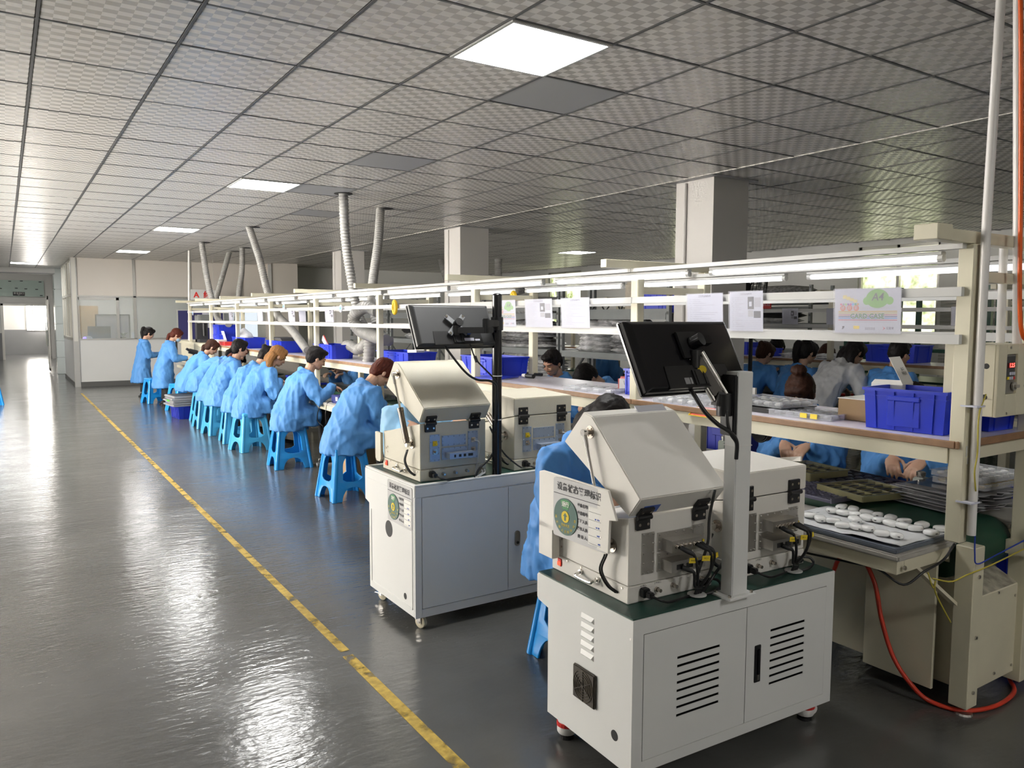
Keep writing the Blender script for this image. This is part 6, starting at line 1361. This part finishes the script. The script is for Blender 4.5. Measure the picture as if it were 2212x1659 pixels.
# ---- grey racks behind the front bench
def rack(label, x0, y0, y1, dep, levels, top):
    t = thing('storage_rack', label, 'rack', (x0, y0, 0)); L = y1-y0
    for x in (0, dep):
        for y in (0, L):
            p = obj('upright', MB().box(x-.022, x+.022, y-.022, y+.022, 0, top).mesh(bev=.002, seg=1), GREYRACK, t)
            if x == 0:
                hl = MB()
                for k in range(int(top/.1)): hl.box(-.0235, -.022, y-.012, y-.004, .05+k*.1, .08+k*.1).box(-.0235, -.022, y+.004, y+.012, .05+k*.1, .08+k*.1)
                obj('slots', hl, BLACKM, p)
    for z in levels:
        s = obj('shelf', MB().box(0, dep, .02, L-.02, z-.012, z), GREYRACK, t); obj('shelf_beam', MB().box(-.026, .0, .02, L-.02, z-.075, z).box(-.030, -.026, .02, L-.02, z-.022, z-.012).box(-.030, -.026, .02, L-.02, z-.065, z-.05).box(dep, dep+.026, .02, L-.02, z-.075, z), GREYRACK, s)
    obj('brace', MB().bar((dep, .02, .5), (dep, L-.02, 1.6), .03, .012), GREYRACK, t); obj('brace', MB().bar((0, L, .7), (dep, L, 1.3), .03, .012), GREYRACK, t); obj('top_tie', MB().box(-.012, .012, 0, L, top-.35, top-.31), GREYRACK, t)
    return t
rack('grey slotted steel rack between the near column and the front bench', 5.80, 5.88, 7.72, .50, (.35, 1.21, 1.67), 2.02)
rack('grey slotted steel rack left of the first rack, with a diagonal brace', 5.80, 7.80, 9.6, .50, (.35, .80, 1.21, 1.67), 2.05)
rack('far grey rack between the second and third columns', 5.80, 11.0, 12.8, .50, (.35, .80, 1.25, 1.7), 1.95)
rack('far grey rack behind the curled ducts', 5.80, 12.95, 14.7, .50, (.35, .80, 1.25, 1.7), 1.95)
BAGM = mat('silver_bag_film', (.74, .74, .75), .25, var=.5, vscale=14); BAGD = mat('dark_bagged_parts', (.32, .32, .33), .25, var=.6, vscale=22)
def heap(label, c, d, m_, n, seed):
    """a stack of bagged goods: n flat pillows"""
    t = thing('bagged_goods', label, 'bags', c); rnd = random.Random(seed)
    for k in range(n):
        hz = d[2]/n; mb = MB().ell((0, 0, hz*.5), (d[0]/2, d[1]/2, hz*.85), n=14, k=6)
        me_ = wrinkle(mb.mesh(smooth=60), .008, 26, seed=seed+k)
        obj('bag', me_, m_ if k % 3 else BAGM, t, Matrix.Translation((rnd.uniform(-.02, .02), rnd.uniform(-.04, .04), k*hz)) @ Matrix.Rotation(R(rnd.uniform(-8, 8)), 4, 'Z'))
    return t
heap('pile of silver bagged parts on the middle rack shelf, left', (6.05, 7.30, 1.21), (.46, .62, .36), BAGM, 6, 1)
heap('pile of silver bagged parts on the middle rack shelf, centre', (6.05, 6.72, 1.21), (.46, .55, .36), BAGD, 7, 2)
heap('pile of silver bagged parts on the middle rack shelf, right', (6.05, 6.20, 1.21), (.46, .50, .33), BAGM, 6, 3)
heap('flat bagged parts on the rack under the white tube, between the sheets', (6.02, 6.85, 1.55), (.40, .9, .10), BAGD, 2, 4)
heap('dark bagged trays on the left rack, middle shelf', (6.05, 8.75, 1.21), (.46, 1.3, .36), BAGD, 8, 5)
heap('pale bagged trays on the left rack, lower shelf', (6.05, 8.7, .80), (.46, 1.4, .32), BAGM, 8, 6)
heap('reddish grey bagged trays below the rack, right of the bowed man', (5.35, 5.60, .70), (.45, .60, .42), mat('reddish_bag', (.30, .24, .24), .3, var=.3, vscale=30), 7, 7)
tt = thing('side_table', 'low cream table carrying the reddish bagged trays', 'table', (5.35, 5.6, 0)); obj('top', MB().box(-.25, .25, -.35, .35, .66, .70), CREAM, tt)
for x in (-.22, .22):
    for y in (-.32, .32): obj('leg', MB().box(x-.02, x+.02, y-.02, y+.02, 0, .66), CREAM, tt)
heap('clear bagged trays on the left rack, top shelf', (6.05, 8.6, 1.67), (.46, 1.2, .2), BAGD, 3, 8)
crate('blue crate on the upper rack shelf beside the slotted upright, right', (6.05, 6.22, 1.672), 0, .38, .30, .20); crate('blue crate on the upper rack shelf, farther right', (6.05, 5.98, 1.672), 0, .10, .26, .20)
kx = thing('wrapped_box', 'tan wrapped box on the upper rack shelf beside the blue crate', 'box', (6.05, 6.62, 1.672)); obj('box', wrinkle(MB().box(-.12, .12, -.11, .11, 0, .34).mesh(bev=.02), .004, 25), mat('tan_bag', (.42, .37, .29), .4, var=.2, vscale=20), kx); obj('top_bag', MB().ell((0, 0, .35), (.11, .10, .06), n=12, k=6).mesh(smooth=True), BAGM, kx)
loose('coiled_cable', 'black coiled cables on the upper rack shelf', 'cable', [(5.95, 7.35, 1.69), (5.95, 7.2, 1.80), (5.95, 7.08, 1.70), (5.98, 6.95, 1.84), (5.98, 6.85, 1.70), (5.98, 6.78, 1.82), (5.98, 6.70, 1.69), (6.0, 7.0, 1.68)], .009, BLACK)
yb = thing('yellow_pack', 'small yellow pack on the upper rack shelf', 'box', (5.92, 6.46, 1.672)); obj('pack', MB().box(-.05, .05, -.06, .06, 0, .08).mesh(bev=.004), YELLOW, yb); obj('flap', MB().box(-.05, .05, -.061, -.06, .03, .07), PAPER, yb)
for k, (y, s) in enumerate(((6.95, 'left one'), (6.30, 'middle one'), (6.05, 'right one'))):
    doc('card_sleeve' if k else 'work_instruction', 'small print on the second rack level behind the front bench, '+s, y, .22, .14, 'card' if k else 'photo', x=6.35, z0=1.50, seed=40+k)
heap('black wrapped bundle on top of the far rack', (6.0, 9.3, 1.95), (.5, .8, .20), BLACKM, 2, 9)
heap('dark items on the far rack lower shelf', (6.0, 11.9, 1.25), (.5, 1.2, .2), BLACKM, 2, 10)
rb2 = thing('red_tray', 'red tray on the far rack seen behind the tangled ducts', 'tray', (5.85, 11.4, 1.25)); obj('tray', MB().box(-.1, .1, -.25, .25, 0, .06).mesh(bev=.005), RED, rb2); obj('rim', MB().box(-.11, .11, -.26, .26, .055, .065), RED, rb2)
pf = thing('pedestal_fan', 'black pedestal fan beside the near column', 'fan', (6.75, 5.60, 0)); fh = V(0, 0, 1.93); ax = V(.55, -.55, -.12).normalized(); fu = ax.orthogonal().normalized(); fv = ax.cross(fu)
obj('pole', MB().cyl((0, 0, 0), (0, 0, 1.85), .022, 10), BLACK, pf); obj('base', MB().lathe([(.22, 0), (.20, .03), (.03, .05)], 20), BLACK, pf)
obj('motor', MB().tube([fh-ax*.30, fh-ax*.10, fh-ax*.02], [.10, .085, .05], 14).mesh(smooth=40), BLACK, pf)
cg_ = MB()
for rr, dd in ((.20, .02), (.20, .10), (.14, -.01), (.14, .13), (.07, .14)):
    cg_.tube([fh+ax*dd+(fu*math.cos(a)+fv*math.sin(a))*rr for a in [k*math.pi/14 for k in range(29)]], .005, 5)
for k in range(20):
    a = k*math.pi/10; u_ = fu*math.cos(a)+fv*math.sin(a); cg_.tube([fh+ax*.14+u_*.03, fh+ax*.13+u_*.14, fh+ax*.06+u_*.203, fh+ax*-.01+u_*.14, fh-ax*.02+u_*.05], .0028, 4)
obj('guard', cg_, BLACK, pf)
for k in range(3):
    a = k*2.094; u_ = fu*math.cos(a)+fv*math.sin(a); w_ = fu*math.cos(a+.9)+fv*math.sin(a+.9)
    obj('blade', MB().add([fh+ax*.05+u_*.03, fh+ax*.03+u_*.17, fh+ax*.08+w_*.17, fh+ax*.06+w_*.03], [(0, 1, 2, 3)]), mat('fan_blade', (.20, .24, .24), .35), pf)
# ---- second bench table clutter
for k, (y, s) in enumerate(((6.2, 'left'), (5.0, 'middle'), (3.9, 'right'))):
    t = thing('work_mat', 'dark work surface with parts on the second bench, '+s, 'work mat', (7.80, y, .74)); obj('mat', MB().box(-.25, .6, -.5, .5, 0, .006), BLACKM, t)
    for q in range(6): obj('part', MB().box(-.06, .06, -.05, .05, .006, .03+.03*rnd.random()).mesh(bev=.004, seg=1), (DARKP, GREYP, PAPER, GREYP, RED, DARKP)[q], t, Matrix.Translation((-.1+.5*rnd.random(), -.4+.15*q, 0)))
for k, (y, n) in enumerate(((6.1, 6), (5.6, 5))):
    heap('row of small white bags on the second bench shelf, '+('left' if k == 0 else 'right'), (8.15, y, ZS_), (.20, .40, .05), BAGM, 2, 50+k)
cu = thing('blue_cup', 'blue cup held behind the second bench', 'cup', (8.36, 5.98, .86)); obj('cup', MB().lathe([(.035, 0), (.045, .10), (.041, .10), (.032, .005)], 14).mesh(smooth=40), CRATE, cu); obj('handle', MB().tube(curve_pts([(0, .045, .08), (0, .07, .05), (0, .042, .02)], 5), .006, 6), CRATE, cu)
heap('dark wrapped parts on the upper shelf behind the second bench', (9.9, 8.0, 1.55), (.5, 1.6, .22), BLACKM, 3, 60)
rk = rack('pale shelving behind the second bench', 9.7, 7.0, 9.0, .5, (.6, 1.15, 1.55, 1.9), 2.1)
heap('dark bagged stock on the topmost level behind the second bench', (9.95, 8.0, 1.9), (.5, 1.7, .18), BAGD, 2, 61)
ys = thing('price_tag', 'red printed tag hanging over the stock behind the second bench', 'tag', (9.672, 7.75, 1.76)); obj('card', MB().box(-.004, 0, -.09, .09, 0, .14), RED, ys); text(ys, '禁烟', .07, frame((-.006, 0, .07), (0, -1, 0), (0, 0, 1)), PAPER)
# green frame bench in the background right
gf = thing('green_frame_bench', 'dark green steel frame bench in the background right', 'workbench', (10.6, 5.0, 0)); 
for x in (0, .5):
    for y in (0, .12, 1.2, 2.0): obj('post', MB().box(x-.03, x+.03, y-.03, y+.03, 0, 2.05), GREENFRAME, gf)
for z in (.75, 1.18, 1.5): obj('rail', MB().box(-.03, .03, -1.5, 2.1, z-.025, z+.025), GREENFRAME, gf)
obj('table_top', MB().box(-.5, .5, -1.5, 2.1, .76, .79), mat('dark_green_top', (.01, .045, .03), .4), gf); obj('shelf', MB().box(-.1, .4, -1.5, .0, 1.20, 1.225), RAILW, gf)
sh = thing('roller_shutter', 'ribbed metal roller shutter on the right wall behind the green frame', 'shutter', (12.9, 6.4, 0))
for k in range(38): obj('slat', MB().box(0, .03, -.45, .45, k*.055, k*.055+.045), mat('shutter_slat', (.42, .41, .37), .35, metal=.4), sh)
dl = thing('desk_lamp', 'black articulated desk lamp on the green frame bench', 'lamp', (10.45, 4.40, 1.226)); obj('base', MB().box(-.10, .10, -.12, .12, 0, .03), BLACK, dl); obj('arm', MB().bar((0, .05, .03), (0, .10, .16), .015).bar((0, .10, .20), (0, -.25, .36), .02).bar((0, .10, .24), (0, -.25, .40), .012), BLACK, dl); obj('head', MB().cyl((0, -.25, .30), (0, -.30, .48), .06, 14, .045).mesh(smooth=40), BLACK, dl)
ot = thing('socket_box', 'white socket box on the green frame', 'socket', (10.53, 4.98, 1.12)); obj('box', MB().box(-.03, .0, -.06, .06, 0, .10).mesh(bev=.006), RAILW, ot); obj('sockets', MB().cyl((-.032, -.02, .05), (-.03, -.02, .05), .022, 12), BLACKM, ot)
po_ = thing('power_strip', 'dark power strip with sockets right of the near bench end', 'power strip', (3.95, 1.62, 1.17)); obj('strip', MB().box(-.02, .02, -.10, .10, 0, .05).mesh(bev=.003), mat('pale_grey_plastic', (.45, .46, .47), .4), po_); obj('sockets', MB().box(-.022, -.02, -.07, -.05, .015, .035).box(-.022, -.02, .0, .02, .015, .035), BLACKM, po_)
